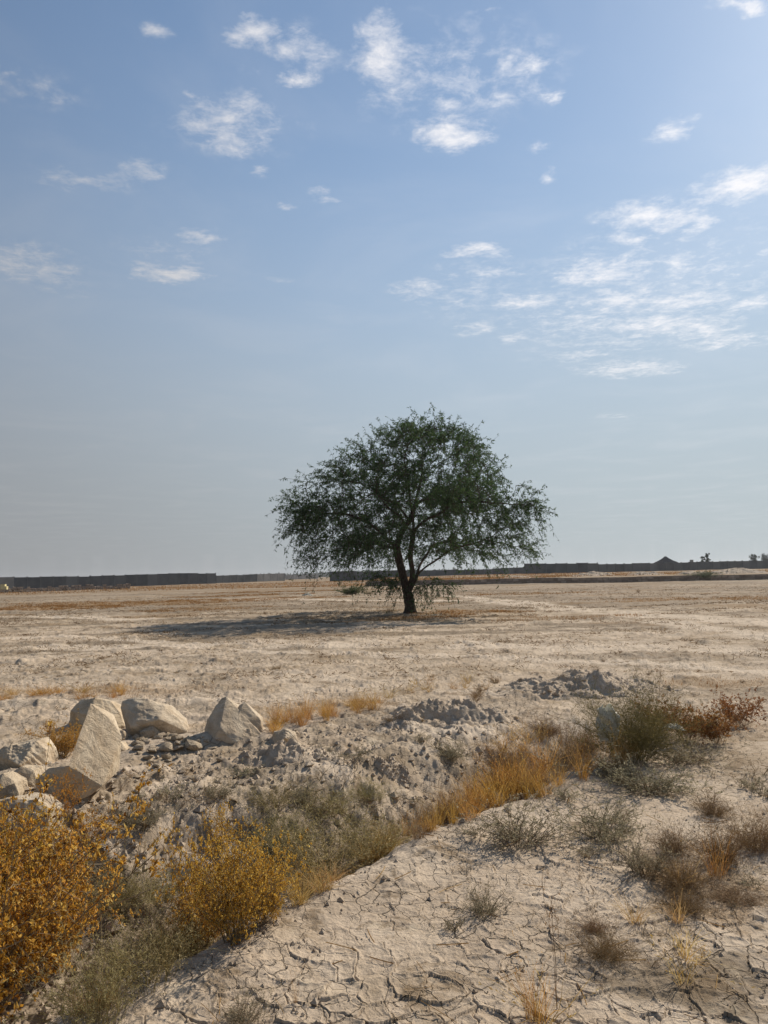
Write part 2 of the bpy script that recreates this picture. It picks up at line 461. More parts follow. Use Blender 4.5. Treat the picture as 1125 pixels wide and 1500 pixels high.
def ground_material():
    m, N = new_mat('dry_mud')
    tc = N.n('ShaderNodeTexCoord').outputs['Object']
    sp = N.n('ShaderNodeSeparateColor'); N.l(N.attr('soil', 'Color'), sp.inputs[0])
    dark, lit, pale = sp.outputs[0], sp.outputs[1], sp.outputs[2]
    n1 = N.noise(tc, 1.1, 6, .6); n2 = N.noise(tc, 7, 6, .65); n3 = N.noise(tc, 55, 5, .7); n4 = N.noise(tc, .12, 5, .6)
    c = N.mix(N.ramp(n1, .35, .68), (.44, .35, .255), (.585, .48, .36))
    c = N.mix(N.math('MULTIPLY', N.ramp(n2, .5, .72), .5), c, (.385, .295, .20))
    c = N.mix(N.math('MULTIPLY', N.ramp(n4, .42, .66), .35), c, (.42, .325, .22))
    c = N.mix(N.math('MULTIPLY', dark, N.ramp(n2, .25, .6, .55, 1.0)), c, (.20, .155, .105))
    c = N.mix(N.math('MULTIPLY', lit, N.ramp(n2, .3, .6, .35, .9)), c, (.24, .145, .060))
    c = N.mix(N.math('MULTIPLY', pale, .85), c, (.58, .48, .365))
    c = N.mix(N.math('MULTIPLY', N.ramp(n3, .56, .74), .55), c, (.20, .15, .095))
    c = N.mix(N.math('MULTIPLY', N.ramp(N.noise(tc, 130, 3, .6), .6, .75), .4), c, (.60, .52, .42))
    # hairline cracks between the plates: darker fill, with crack shade painted into the colour
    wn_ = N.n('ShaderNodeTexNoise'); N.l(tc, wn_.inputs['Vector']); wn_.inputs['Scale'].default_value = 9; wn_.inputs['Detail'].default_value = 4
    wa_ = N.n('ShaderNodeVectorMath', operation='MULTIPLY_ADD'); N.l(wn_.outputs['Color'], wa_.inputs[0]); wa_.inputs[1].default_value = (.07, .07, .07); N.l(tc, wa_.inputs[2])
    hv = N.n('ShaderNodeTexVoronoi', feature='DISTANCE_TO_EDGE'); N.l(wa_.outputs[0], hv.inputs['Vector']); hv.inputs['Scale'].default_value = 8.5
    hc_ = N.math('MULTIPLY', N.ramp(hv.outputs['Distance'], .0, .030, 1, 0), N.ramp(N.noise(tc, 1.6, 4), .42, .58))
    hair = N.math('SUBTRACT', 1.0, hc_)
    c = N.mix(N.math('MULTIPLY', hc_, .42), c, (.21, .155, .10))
    vg = N.vor(tc, 30)
    # litter, dung and clods: small dark flecks and streaks over the open field
    n5 = N.noise(tc, 2.6, 8, .72, .6); n6 = N.noise(tc, .45, 6, .7, .4)
    c = N.mix(N.math('MULTIPLY', N.ramp(n5, .53, .64), .78), c, (.21, .15, .09))
    c = N.mix(N.math('MULTIPLY', N.ramp(n6, .50, .66), .65), c, (.27, .195, .115))
    c = N.mix(N.math('MULTIPLY', N.ramp(N.noise(tc, 4.3, 7, .7), .58, .68), .35), c, (.62, .52, .37))
    b = N.bump(N.noise(tc, 16, 8, .7), .8, .014)
    b = N.bump(n3, .8, .008, b)
    b = N.bump(vg, .35, .006, b)
    b = N.bump(hair, 1.0, .012, b)
    finish(N, c, b, rough=.95, spec=.08)
    return m
# ------------------------------------------------------------------ sun, sky and cloud layer
def build_light():
    ld = bpy.data.lights.new('sun', 'SUN'); ld.energy = SUN_E; ld.angle = rad(.55); ld.color = (1.0, .90, .77)
    lo = bpy.data.objects.new('sun', ld); COL.objects.link(lo)
    az, el = rad(SUN_AZ), rad(SUN_EL)
    d = Vector((math.sin(az) * math.cos(el), math.cos(az) * math.cos(el), math.sin(el)))
    lo.rotation_euler = d.to_track_quat('Z', 'Y').to_euler(); lo.location = d * 60
    w = bpy.data.worlds.new('World'); S.world = w; w.use_nodes = True
    N = Nodes(w.node_tree)
    sky = N.n('ShaderNodeTexSky', sky_type='NISHITA')
    sky.sun_disc = False; sky.sun_elevation = el; sky.sun_rotation = az
    sky.air_density = SKY_AIR; sky.dust_density = SKY_DUST; sky.ozone_density = SKY_OZ; sky.altitude = 100
    tc = N.n('ShaderNodeTexCoord').outputs['Generated']
    sp = N.n('ShaderNodeSeparateXYZ'); N.l(tc, sp.inputs[0])
    zc = N.math('MAXIMUM', sp.outputs[2], .03)
    cb = N.n('ShaderNodeCombineXYZ')
    N.l(N.math('DIVIDE', sp.outputs[0], zc), cb.inputs[0]); N.l(N.math('DIVIDE', sp.outputs[1], zc), cb.inputs[1])
    P = cb.outputs[0]                                     # position in the cloud layer, in layer heights
    wn = N.n('ShaderNodeTexNoise'); N.l(P, wn.inputs['Vector'])
    wn.inputs['Scale'].default_value = 7; wn.inputs['Detail'].default_value = 5; wn.inputs['Roughness'].default_value = .6
    wv = N.n('ShaderNodeVectorMath', operation='MULTIPLY_ADD')
    N.l(wn.outputs['Color'], wv.inputs[0]); wv.inputs[1].default_value = (.16, .16, 0)
    N.l(P, wv.inputs[2])
    off = N.n('ShaderNodeVectorMath', operation='SUBTRACT'); N.l(wv.outputs[0], off.inputs[0]); off.inputs[1].default_value = (.08, .08, 0)
    W = off.outputs[0]
    acc = None
    def layer(px, py):
        d = ray(px, py); return np.array([d[0], d[1]]) / max(d[2], .03)
    for (px, py, w_, h_, amp) in CLOUDS:
        c = layer(px, py)
        a1 = layer(px + w_ / 2, py) - layer(px - w_ / 2, py)
        a2 = layer(px, py - h_ / 2) - layer(px, py + h_ / 2)
        rot = math.atan2(a1[1], a1[0])
        mp = N.n('ShaderNodeMapping', vector_type='TEXTURE'); N.l(W, mp.inputs[0])
        mp.inputs['Location'].default_value = (c[0], c[1], 0)
        mp.inputs['Rotation'].default_value = (0, 0, rot)
        perp = abs(-math.sin(rot) * a2[0] + math.cos(rot) * a2[1])
        mp.inputs['Scale'].default_value = (max(np.linalg.norm(a1) * .62, .02), max(perp * .62, .02), 1)
        ln = N.n('ShaderNodeVectorMath', operation='LENGTH'); N.l(mp.outputs[0], ln.inputs[0])
        v = N.math('MULTIPLY', N.math('SUBTRACT', 1.0, ln.outputs['Value'], clamp=True), amp)
        acc = v if acc is None else N.math('MAXIMUM', acc, v)
    f = N.noise(P, 13, 9, .66, .3)
    f2 = N.noise(P, 38, 6, .7, .2)
    den = N.math('ADD', acc, N.math('MULTIPLY', N.math('SUBTRACT', f, .5), N.ramp(acc, 0, .30, 0, 2.0)))
    den = N.math('ADD', den, N.math('MULTIPLY', N.math('SUBTRACT', f2, .5), N.ramp(acc, 0, .30, 0, .8)))
    al = N.ramp(den, .02, 1.35, 0, .92)
    # thin veil over the whole layer
    veil = N.math('MULTIPLY', N.ramp(N.noise(P, 1.3, 6, .6, .5), .42, .8), .13)
    al = N.math('MAXIMUM', al, veil)
    # clouds scatter more light towards the sun
    dt = N.n('ShaderNodeVectorMath', operation='DOT_PRODUCT'); N.l(tc, dt.inputs[0]); dt.inputs[1].default_value = d[:]
    g = N.ramp(dt.outputs['Value'], .45, .98, CLOUD_LO, CLOUD_HI)
    cc = N.n('ShaderNodeMix', data_type='RGBA', blend_type='MULTIPLY'); cc.inputs[0].default_value = 1
    cc.inputs[6].default_value = (1.0, .985, 1.0, 1); N.l(g, cc.inputs[7])
    skyc = sky.outputs[0]
    skyc = N.mix(1.0, skyc, (*SKY_TINT, 1), 'MULTIPLY')
    # dust haze thickening towards the horizon
    g2 = N.ramp(dt.outputs['Value'], .2, .95, 0, 1)
    hc = N.mix(g2, HAZE_A, HAZE_B)
    hf = N.n('ShaderNodeValToRGB'); hf.color_ramp.interpolation = 'B_SPLINE'
    el_ = hf.color_ramp.elements
    el_[0].position = 0; el_[0].color = (.97,) * 3 + (1,); el_[1].position = .75; el_[1].color = (.02,) * 3 + (1,)
    for p_, v_ in ((.10, .95), (.22, .80), (.34, .52), (.50, .20)):
        e_ = el_.new(p_); e_.color = (v_,) * 3 + (1,)
    N.l(sp.outputs[2], hf.inputs[0])
    # clear air is dimmer away from the sun
    skyc = N.mix(1.0, skyc, N.ramp(dt.outputs['Value'], .1, .8, .80, 1.0), 'MULTIPLY')
    skyc = N.mix(hf.outputs[0], skyc, hc)
    col = N.mix(al, skyc, cc.outputs[2])
    bg = N.n('ShaderNodeBackground'); N.l(col, bg.inputs[0]); bg.inputs[1].default_value = SKY_S
    out = N.n('ShaderNodeOutputWorld'); N.l(bg.outputs[0], out.inputs[0])
    S.view_settings.view_transform = 'Standard'; S.view_settings.look = 'None'
    S.view_settings.exposure = EXPOSURE; S.view_settings.gamma = 1

CLOUDS = [(930, 450, 480, 230, .46), (640, 110, 360, 230, .36), (1010, 420, 260, 160, .36), (860, 400, 240, 120, .36), (350, 185, 280, 150, .34), (70, 400, 240, 130, .32), (690, 430, 240, 160, .30), (430, 80, 220, 150, .32), (970, 330, 260, 110, .36), (130, 265, 240, 80, .30), (50, 130, 180, 90, .30), (250, 380, 220, 110, .28), (760, 110, 170, 130, .48),
          (365, 38, 95, 50, 1.0), (440, 72, 105, 70, .75), (436, 122, 75, 32, .85), (560, 88, 120, 125, 1.0), (575, 105, 95, 60, .7), (662, 200, 125, 58, 1.15),
          (340, 185, 180, 105, .72), (330, 200, 90, 60, .7), (285, 140, 50, 20, .6), (792, 92, 80, 35, .9), (738, 90, 50, 28, .8), (730, 135, 75, 50, .68), (806, 142, 34, 26, .85),
          (655, 150, 105, 40, .7), (640, 105, 60, 60, .45), (980, 195, 85, 42, .75), (1092, 268, 130, 70, 1.25), (955, 318, 175, 58, .95), (1028, 325, 60, 36, .95),
          (930, 350, 150, 30, .6), (880, 400, 150, 58, .95), (995, 388, 90, 26, .9), (770, 445, 140, 32, .85), (900, 440, 140, 40, .8), (1000, 440, 170, 50, .85), (960, 475, 220, 50, .8), (1030, 480, 120, 50, .85),
          (850, 470, 110, 36, .7), (1100, 445, 70, 30, .85), (700, 370, 120, 26, .95), (725, 400, 110, 26, .6), (610, 425, 90, 40, .65), (695, 482, 70, 30, .62), (752, 496, 50, 20, .75), (850, 520, 100, 26, .6),
          (925, 540, 180, 32, .8), (1060, 500, 160, 40, .65), (255, 403, 125, 36, 1.0), (200, 388, 50, 18, .6), (290, 348, 100, 30, .72), (40, 390, 170, 75, .72), (110, 262, 120, 48, .6), (8, 112, 45, 50, .9),
          (70, 142, 80, 26, .55), (228, 52, 50, 36, .6), (215, 252, 110, 38, .58), (478, 285, 50, 26, .5), (380, 248, 40, 20, .65), (800, 258, 46, 30, .7), (795, 214, 40, 20, .5), (720, 12, 60, 30, .5), (1085, 2, 90, 30, 1.1),
          (560, 20, 50, 22, .5), (1120, 365, 60, 20, .6), (900, 610, 90, 14, .4), (415, 412, 60, 16, .4), (420, 300, 40, 16, .4)]
# ------------------------------------------------------------------ materials
def make_materials():
    m, N = new_mat('bark')
    tc = N.n('ShaderNodeTexCoord').outputs['Object']
    mp = N.n('ShaderNodeMapping'); N.l(tc, mp.inputs[0]); mp.inputs['Scale'].default_value = (9, 9, 2)
    a = N.noise(mp.outputs[0], 2.5, 7, .7)
    finish(N, N.mix(N.ramp(a, .35, .7), (.035, .025, .018), (.11, .085, .062)), N.bump(a, .9, .05), .9, .1)
    MAT['bark'] = m
    MAT['tree_leaf'] = plant_mat('tree_leaf', (.028, .052, .019), (.052, .100, .034), (.105, .16, .052), trans=.38, jitter=.0)
    MAT['orange_leaf'] = plant_mat('orange_leaf', (.20, .085, .016), (.60, .33, .040), (.82, .60, .17), trans=.52, jitter=.10)
    MAT['far_grass'] = plant_mat('far_grass', (.17, .085, .028), (.31, .17, .052), (.46, .30, .12), trans=.35, jitter=0)
    MAT['straw'] = plant_mat('straw', (.24, .125, .036), (.42, .25, .075), (.62, .46, .21), trans=.4, jitter=.18)
    MAT['orange_grass'] = plant_mat('orange_grass', (.20, .092, .022), (.44, .225, .048), (.66, .44, .15), trans=.5, jitter=.18)
    MAT['rust_leaf'] = plant_mat('rust_leaf', (.13, .052, .018), (.26, .115, .032), (.40, .22, .075), trans=.4, jitter=.15)
    MAT['salt_leaf'] = plant_mat('salt_leaf', (.15, .135, .085), (.29, .26, .165), (.44, .39, .26), trans=.42, jitter=.18)
    MAT['reed'] = plant_mat('reed', (.16, .125, .050), (.34, .285, .125), (.54, .46, .25), trans=.48, jitter=.12)
    MAT['olive'] = plant_mat('olive', (.11, .085, .030), (.21, .175, .062), (.34, .28, .12), trans=.4, jitter=.1)
    MAT['twig_brown'] = plant_mat('twig_brown', (.14, .085, .042), (.28, .18, .088), (.43, .31, .17), trans=.35, jitter=.15)
    MAT['stem'] = plant_mat('stem', (.11, .075, .042), (.21, .15, .085), (.34, .26, .16), trans=.0, jitter=.1)
    MAT['green_leaf'] = plant_mat('green_leaf', (.045, .070, .024), (.085, .125, .040), (.14, .18, .06), trans=.25, jitter=.1)
    MAT['far_leaf'] = plant_mat('far_leaf', (.030, .040, .026), (.045, .058, .036), (.07, .085, .05), trans=.1, jitter=.1)
    # limestone
    m, N = new_mat('limestone')
    tc = N.n('ShaderNodeTexCoord').outputs['Object']
    oi = N.n('ShaderNodeObjectInfo').outputs['Random']
    a = N.noise(tc, 3.5, 8, .65, .6); b_ = N.noise(tc, 22, 6, .7); f = N.vor(tc, 5.5)
    c = N.mix(N.ramp(a, .34, .66), (.48, .365, .235), (.72, .60, .43))
    c = N.mix(N.math('MULTIPLY', N.ramp(b_, .52, .7), .5), c, (.30, .22, .14))
    c = N.mix(N.ramp(oi, 0, 1, 0, .35, False), c, (.42, .36, .29))
    mpb = N.n('ShaderNodeMapping'); N.l(tc, mpb.inputs[0]); mpb.inputs['Rotation'].default_value = (.5, .35, 0); mpb.inputs['Scale'].default_value = (2, 2, 14)
    bed = N.noise(mpb.outputs[0], 1.6, 6, .65, .3)
    c = N.mix(N.math('MULTIPLY', N.ramp(bed, .52, .7), .45), c, (.33, .25, .165))
    c = N.mix(N.math('MULTIPLY', N.ramp(N.noise(tc, 2.0, 6, .7, 1.0), .55, .66), .55), c, (.25, .19, .13))
    ck = N.n('ShaderNodeTexVoronoi', feature='DISTANCE_TO_EDGE'); N.l(tc, ck.inputs['Vector']); ck.inputs['Scale'].default_value = 4.2
    crk = N.ramp(N.math('ADD', ck.outputs['Distance'], N.math('MULTIPLY', b_, .05)), .02, .05, 0, 1)
    bb = N.bump(N.noise(tc, 7, 9, .7, .4), .7, .07); bb = N.bump(bed, .3, .02, bb); bb = N.bump(b_, .6, .014, bb); bb = N.bump(crk, .2, .010, bb)
    finish(N, c, bb, .9, .12); MAT['limestone'] = m
    # loose soil of the heaps
    m, N = new_mat('loose_soil')
    tc = N.n('ShaderNodeTexCoord').outputs['Object']
    a = N.noise(tc, 4, 7, .65); b_ = N.noise(tc, 45, 5, .7)
    c = N.mix(N.ramp(a, .35, .65), (.44, .35, .255), (.585, .48, .36))
    c = N.mix(N.math('MULTIPLY', N.ramp(b_, .5, .7), .5), c, (.33, .26, .18))
    finish(N, c, N.bump(b_, .8, .012, N.bump(N.noise(tc, 14, 8, .7), .9, .04)), .95, .08); MAT['loose_soil'] = m
    # boundary wall concrete
    for nm, c0, c1 in (('dark_concrete', (.058, .062, .066), (.092, .097, .099)), ('pale_concrete', (.17, .17, .165), (.24, .235, .225))):
        m, N = new_mat(nm)
        tc = N.n('ShaderNodeTexCoord').outputs['Object']
        a = N.noise(tc, .35, 6, .65); b_ = N.noise(tc, 3, 5, .6)
        t_ = N.attr('tint')
        cc_ = N.mix(N.ramp(a, .35, .65), c0, c1)
        cc_ = N.mix(N.math('MULTIPLY', t_, .55), cc_, tuple(v * 1.9 for v in c1))
        finish(N, cc_, N.bump(b_, .4, .03), .9, .1); MAT[nm] = m
    m, N = new_mat('wall_stone')
    tc = N.n('ShaderNodeTexCoord').outputs['Object']
    a = N.noise(tc, 1.7, 5, .6); b_ = N.noise(tc, 9, 5, .7)
    t = N.attr('tint')
    c = N.mix(t, (.22, .165, .125), (.46, .37, .29))
    c = N.mix(N.math('MULTIPLY', N.ramp(a, .4, .7), .5), c, (.22, .17, .13))
    finish(N, c, N.bump(b_, .7, .04), .95, .08); MAT['wall_stone'] = m
    m, N = new_mat('mortar')
    tc = N.n('ShaderNodeTexCoord').outputs['Object']
    finish(N, N.mix(N.noise(tc, 3, 5), (.20, .165, .125), (.30, .25, .195)), N.bump(N.noise(tc, 12, 5), .5, .03), .95, .08); MAT['mortar'] = m
    m, N = new_mat('bag_film')
    tc = N.n('ShaderNodeTexCoord').outputs['Object']
    finish(N, N.mix(N.noise(tc, 9, 5), (.62, .59, .48), (.80, .77, .66)), N.bump(N.noise(tc, 25, 6), .5, .02), .45, .3, .45, (.7, .7, .62)); MAT['bag_film'] = m
    m, N = new_mat('roof_sheet')
    tc = N.n('ShaderNodeTexCoord').outputs['Object']
    finish(N, N.mix(N.noise(tc, 1.2, 5), (.018, .020, .026), (.030, .033, .040)), None, 1.0, 0.0); MAT['roof_sheet'] = m
    m, N = new_mat('painted_yellow')
    tc = N.n('ShaderNodeTexCoord').outputs['Object']
    finish(N, N.mix(N.noise(tc, 2, 5), (.55, .48, .24), (.68, .60, .34)), None, .8, .2); MAT['painted_yellow'] = m

# ------------------------------------------------------------------ the tree
def build_tree():
    R = np.random.default_rng(21)
    base = ground_at(601, 898)
    base[2] -= .05
    k = base[1] / FPX * 1.0                       # metres per photo pixel at the tree
    def P(px, py, dy=0.0):
        return np.array([(px - 601) * k, dy, (898 - py) * k])
    limbs = [[(601, 900, 0), (601, 885, 0), (598, 868, 0), (593, 848, 0), (588, 826, .1), (585, 812, .1), (583, 802, .0)],        # main stem
             [(598, 868, 0), (604, 858, -.1), (612, 842, -.3), (628, 826, -.6), (650, 812, -1.0), (680, 800, -1.5), (712, 792, -2.0)],   # low right limb
             [(583, 802, 0), (572, 790, -.3), (556, 775, -.7), (540, 763, -1.1), (515, 756, -1.5), (485, 752, -1.9), (462, 752, -2.3)],  # left limb
             [(583, 802, 0), (590, 780, .1), (603, 760, .3), (614, 735, .4), (620, 705, .5), (626, 670, .5)],                      # leader
             [(599, 862, 0), (605, 844, -.1), (603, 825, -.2), (606, 795, -.45), (606, 770, -.75), (606, 740, -1.0), (600, 712, -1.3), (596, 680, -1.4)],            # second stem, in front
             [(603, 760, .3), (590, 740, .9), (570, 722, 1.6), (545, 706, 2.2)],
             [(614, 735, .4), (640, 720, 1.0), (672, 712, 1.8), (705, 716, 2.5)],
             [(606, 780, -.6), (630, 760, -1.1), (662, 745, -1.8), (700, 742, -2.5), (738, 752, -2.9)],
             [(583, 802, 0), (560, 796, .8), (535, 790, 1.7), (505, 790, 2.6)],
             [(612, 842, -.3), (622, 815, .6), (645, 795, 1.6), (680, 780, 2.7)],
             [(606, 780, -.6), (590, 765, -1.3), (572, 745, -2.2), (555, 735, -3.2)],
             [(596, 858, 0), (584, 850, -.3), (568, 843, -.7), (552, 842, -1.0)],                                               # low twigs
             [(602, 860, -.1), (622, 856, -.4), (640, 853, -.8), (655, 857, -1.1)]]
    nodes = [P(*limbs[0][0])]; par = [-1]; grow = [False]
    STEP = .2
    def nearest(p):
        return int(np.argmin(np.linalg.norm(np.array(nodes) - p, axis=1)))
    low = []
    for li, lb in enumerate(limbs):
        pts = np.array([P(*q) for q in lb])
        cur = 0 if li == 0 else nearest(pts[0])
        seg = np.linalg.norm(np.diff(pts, axis=0), axis=1); cum = np.concatenate([[0], np.cumsum(seg)])
        n = max(int(cum[-1] / STEP), 2)
        ph = R.uniform(0, 6, 3)
        for i in range(1, n + 1):
            d = cum[-1] * i / n
            p = np.array([np.interp(d, cum, pts[:, j]) for j in range(3)])
            if li: p += .05 * np.sin(d * 3.1 + ph) * min(1, d)
            nodes.append(p); par.append(cur); cur = len(nodes) - 1
            grow.append(li not in (0, 11, 12) and p[2] > 1.9)
            if li in (11, 12): low.append(cur)
    # attractors in an umbrella-shaped, lumpy crown
    CS = k / .0284 * .83
    rz = np.array([[1.9, 4.3], [2.5, 4.9], [3.2, 5.25], [4.2, 5.4], [5.0, 5.1], [5.8, 4.5], [6.5, 3.8], [7.0, 3.3], [7.4, 2.6], [7.7, 1.5]]) * np.array([k / .0284, CS])
    A = []
    while len(A) < 4200:
        n = 6000
        z = R.uniform(1.9, 7.7, n) * k / .0284; th = R.uniform(0, 2 * math.pi, n); u = np.sqrt(R.uniform(0, 1, n))
        rm = np.interp(z, rz[:, 0], rz[:, 1])
        lump = 1 + .20 * np.sin(th * 3 + z * .9) + .12 * np.sin(th * 7 - z * 1.7)
        rr_ = u * rm * lump
        x = rr_ * np.cos(th) + .12 * (z - 2) - .05; y = rr_ * np.sin(th)
        x = x
        inner = np.interp(z, [1.9, 2.6, 3.4, 4.4], [3.2, 2.2, .8, 0])
        keep = (rr_ > inner) & (R.uniform(0, 1, n) < .42 + .58 * u ** 1.5)
        keep &= ~((z < 3.0) & (R.uniform(0, 1, n) < .15))
        # gaps
        g = np.sin(x * 1.9 + 1) * np.sin(y * 1.7) * np.sin(z * 2.1 + .5)
        keep &= g < .42
        A += list(np.stack([x, y, z], 1)[keep])
    A = np.array(A[:4200])
    alive = np.ones(len(A), bool)
    X = np.array(nodes); G = np.array(grow)
    act = np.where(G)[0]
    nd = np.full(len(A), 1e9); ni = np.zeros(len(A), int)
    def upd(ids):
        nonlocal nd, ni
        D = np.linalg.norm(A[:, None, :] - X[ids][None], axis=2)
        j = D.argmin(1); m = D[np.arange(len(A)), j]
        b = m < nd
        nd[b] = m[b]; ni[b] = np.asarray(ids)[j[b]]
    upd(act)
    for it in range(130):
        alive &= nd > .34
        if not alive.any(): break
        ids = np.where(alive & (nd < 3.2))[0]
        if not len(ids): break
        v = A[ids] - X[ni[ids]]; v /= np.linalg.norm(v, axis=1, keepdims=True)
        acc = {}
        for a_, d_ in zip(ni[ids], v):
            acc[a_] = acc.get(a_, 0) + d_
        new = []
        for a_, d_ in acc.items():
            d_ = d_ / (np.linalg.norm(d_) + 1e-6) + R.normal(0, .22, 3) + np.array([0, 0, .04])
            new.append(X[a_] + STEP * d_ / np.linalg.norm(d_)); par.append(int(a_))
        s0 = len(X)
        X = np.concatenate([X, np.array(new)])
        upd(np.arange(s0, len(X)))
    par = np.array(par); n = len(X)
    nch = np.bincount(par[1:], minlength=n)
    ex = 2.35
    area = np.where(nch == 0, .0075 ** ex, 0.0)
    for i in range(n - 1, 0, -1):
        pass
    order = np.arange(n)[::-1]
    depth_sorted = sorted(range(1, n), reverse=True)      # children always come after parents
    for i in depth_sorted:
        area[par[i]] += area[i]
    rad_ = area ** (1 / ex)
    # the photograph's trunk: about 0.26 m radius at breast height, flared at the foot
    sc = .165 / rad_[6]
    rad_ = np.where(rad_ > .03, rad_ * (1 + (sc - 1) * np.clip((rad_ - .03) / (rad_[6] - .03), 0, 1)), rad_)
    kid = [[] for _ in range(n)]
    for i in range(1, n): kid[par[i]].append(i)
    root = empty('acacia_tree', base)
    tag(root, 'lone dark green umbrella-crowned tree standing in the middle of the dry plain', 'tree')
    trunk = Geo(); br = Geo()
    # chains of equal direction
    stack = [(0, kid[0][0])]
    while stack:
        a, b = stack.pop()
        ch = [a, b]
        while kid[ch[-1]]:
            ks = sorted(kid[ch[-1]], key=lambda q: -rad_[q])
            for o_ in ks[1:]: stack.append((ch[-1], o_))
            ch.append(ks[0])
        pts = X[ch].copy(); rr2 = rad_[ch].copy()
        rr2[0] = min(rr2[0], rr2[1] * 1.15) if a else rr2[0]
        if a == 0:
            rr2[0] *= 1.75; rr2[1] *= 1.25
        big = rr2[1] > .045
        sd = 12 if rr2[1] > .12 else (7 if big else 3)
        if big:
            # smooth, slightly fluted trunk and limbs
            t = np.arange(len(ch)); tt = np.linspace(0, len(ch) - 1, (len(ch) - 1) * 2 + 1)
            pts = np.stack([np.interp(tt, t, pts[:, j]) for j in range(3)], 1); rr2 = np.interp(tt, t, rr2)
            for _ in range(2): pts[1:-1] = (pts[:-2] + 2 * pts[1:-1] + pts[2:]) / 4
            rr2 = rr2 * (1 + R.normal(0, .05, len(rr2)))
        (trunk if big else br).tubes(pts[None], rr2[None], sd)
    trunk.build('trunk', MAT['bark'], root, smooth=True)
    # twigs: droop from the thin branches; the outer ones are long wisps
    thin = np.where((rad_ < .022) & (X[:, 2] > 1.3))[0]
    cx = np.array([.5, 0, 3.6])
    outd = X[thin] - cx; outd[:, 2] *= 1.1
    rho = np.linalg.norm(outd * np.array([1 / (5.5 * CS), 1 / (5.5 * CS), 1 / 4.2]), axis=1)
    outd /= np.linalg.norm(outd, axis=1, keepdims=True)
    pr = np.clip(.55 + .50 * rho, .2, 1)
    q_ = X[thin]
    clump = np.sin(q_[:, 0] * 2.3 + 1.0 + .8 * q_[:, 1]) * np.sin(q_[:, 1] * 2.1 - .6 * q_[:, 2]) + np.sin(q_[:, 2] * 2.7 + q_[:, 0] * .9)
    pr = pr * np.clip(.70 + .34 * clump, .15, 1)
    pick = thin[R.uniform(0, 1, len(thin)) < pr]
    def make_twigs(idx, lmin, lmax, droop, spread):
        m = len(idx)
        o = X[idx] - cx; o /= np.linalg.norm(o, axis=1, keepdims=True)
        d = o * .8 + R.normal(0, spread, (m, 3)) + np.array([0, 0, .15])
        d /= np.linalg.norm(d, axis=1, keepdims=True)
        L = R.uniform(lmin, lmax, m)
        K = 7; t = np.linspace(0, 1, K)[None, :, None]
        Pn = X[idx][:, None, :] + d[:, None, :] * L[:, None, None] * t
        Pn[:, :, 2] -= (droop * L[:, None]) * t[:, :, 0] ** 2 * R.uniform(.3, 1.2, (m, 1))
        Pn += np.cumsum(R.normal(0, .025, (m, K, 3)), axis=1) * np.minimum(t * 3, 1)
        return Pn
    sets = [make_twigs(np.concatenate([pick, R.choice(pick, 900)]), .4, .95, .6, .65)]
    outer = thin[rho > .86]
    core = thin[rho < .75]
    sets[0] = np.concatenate([sets[0], make_twigs(R.choice(core, 900), .3, .7, .4, .9)])
    w1 = make_twigs(R.choice(outer, 700), .5, 1.45, .5, .5); sets.append(w1)
    side = outer[(X[outer, 2] < 4.4)]
    w2 = make_twigs(R.choice(side, 280), .4, 1.1, 1.1, .5); sets.append(w2)
    lowi = np.array(low)
    sets.append(make_twigs(R.choice(lowi, 130), .3, .95, .7, .8))
    crown = Geo()
    for si, Pn in enumerate(sets):
        m, K, _ = Pn.shape
        br.tubes(Pn, np.linspace(.0075, .003, K)[None].repeat(m, 0), 3)
        ns = (10, 12, 12, 8)[si]
        # feathery leaves: on every twig sprays of narrow leaflets
        f = R.uniform(.12, 1.0, (m, ns)) * (K - 1)
        i0 = np.minimum(f.astype(int), K - 2); fr = (f - i0)[..., None]
        mi = np.arange(m)[:, None]
        b = Pn[mi, i0] * (1 - fr) + Pn[mi, i0 + 1] * fr
        td = Pn[mi, i0 + 1] - Pn[mi, i0]; td /= np.linalg.norm(td, axis=2, keepdims=True)
        b = b.reshape(-1, 3); td = td.reshape(-1, 3)
        q = len(b)
        d0 = td * .6 + R.normal(0, .6, (q, 3)) + np.array([0, 0, -.15])
        tn = np.clip(.5 + .27 * R.normal(0, 1, q), 0, 1)
        for j in range(4):
            d = d0 + R.normal(0, .5, (q, 3))
            crown.quads4(b + d0 / np.linalg.norm(d0, axis=1, keepdims=True) * .02 * j, d, R.normal(0, 1, (q, 3)), R.uniform(.05, .12, q), R.uniform(.008, .018, q), tn)
    br.build('branches', MAT['bark'], root)
    crown.build('crown', MAT['tree_leaf'], root)
    print('tree base', base, 'k', k); print('tree nodes', n, 'leaf quads', crown.n // 4)
    return base
# ------------------------------------------------------------------ rocks
import bmesh

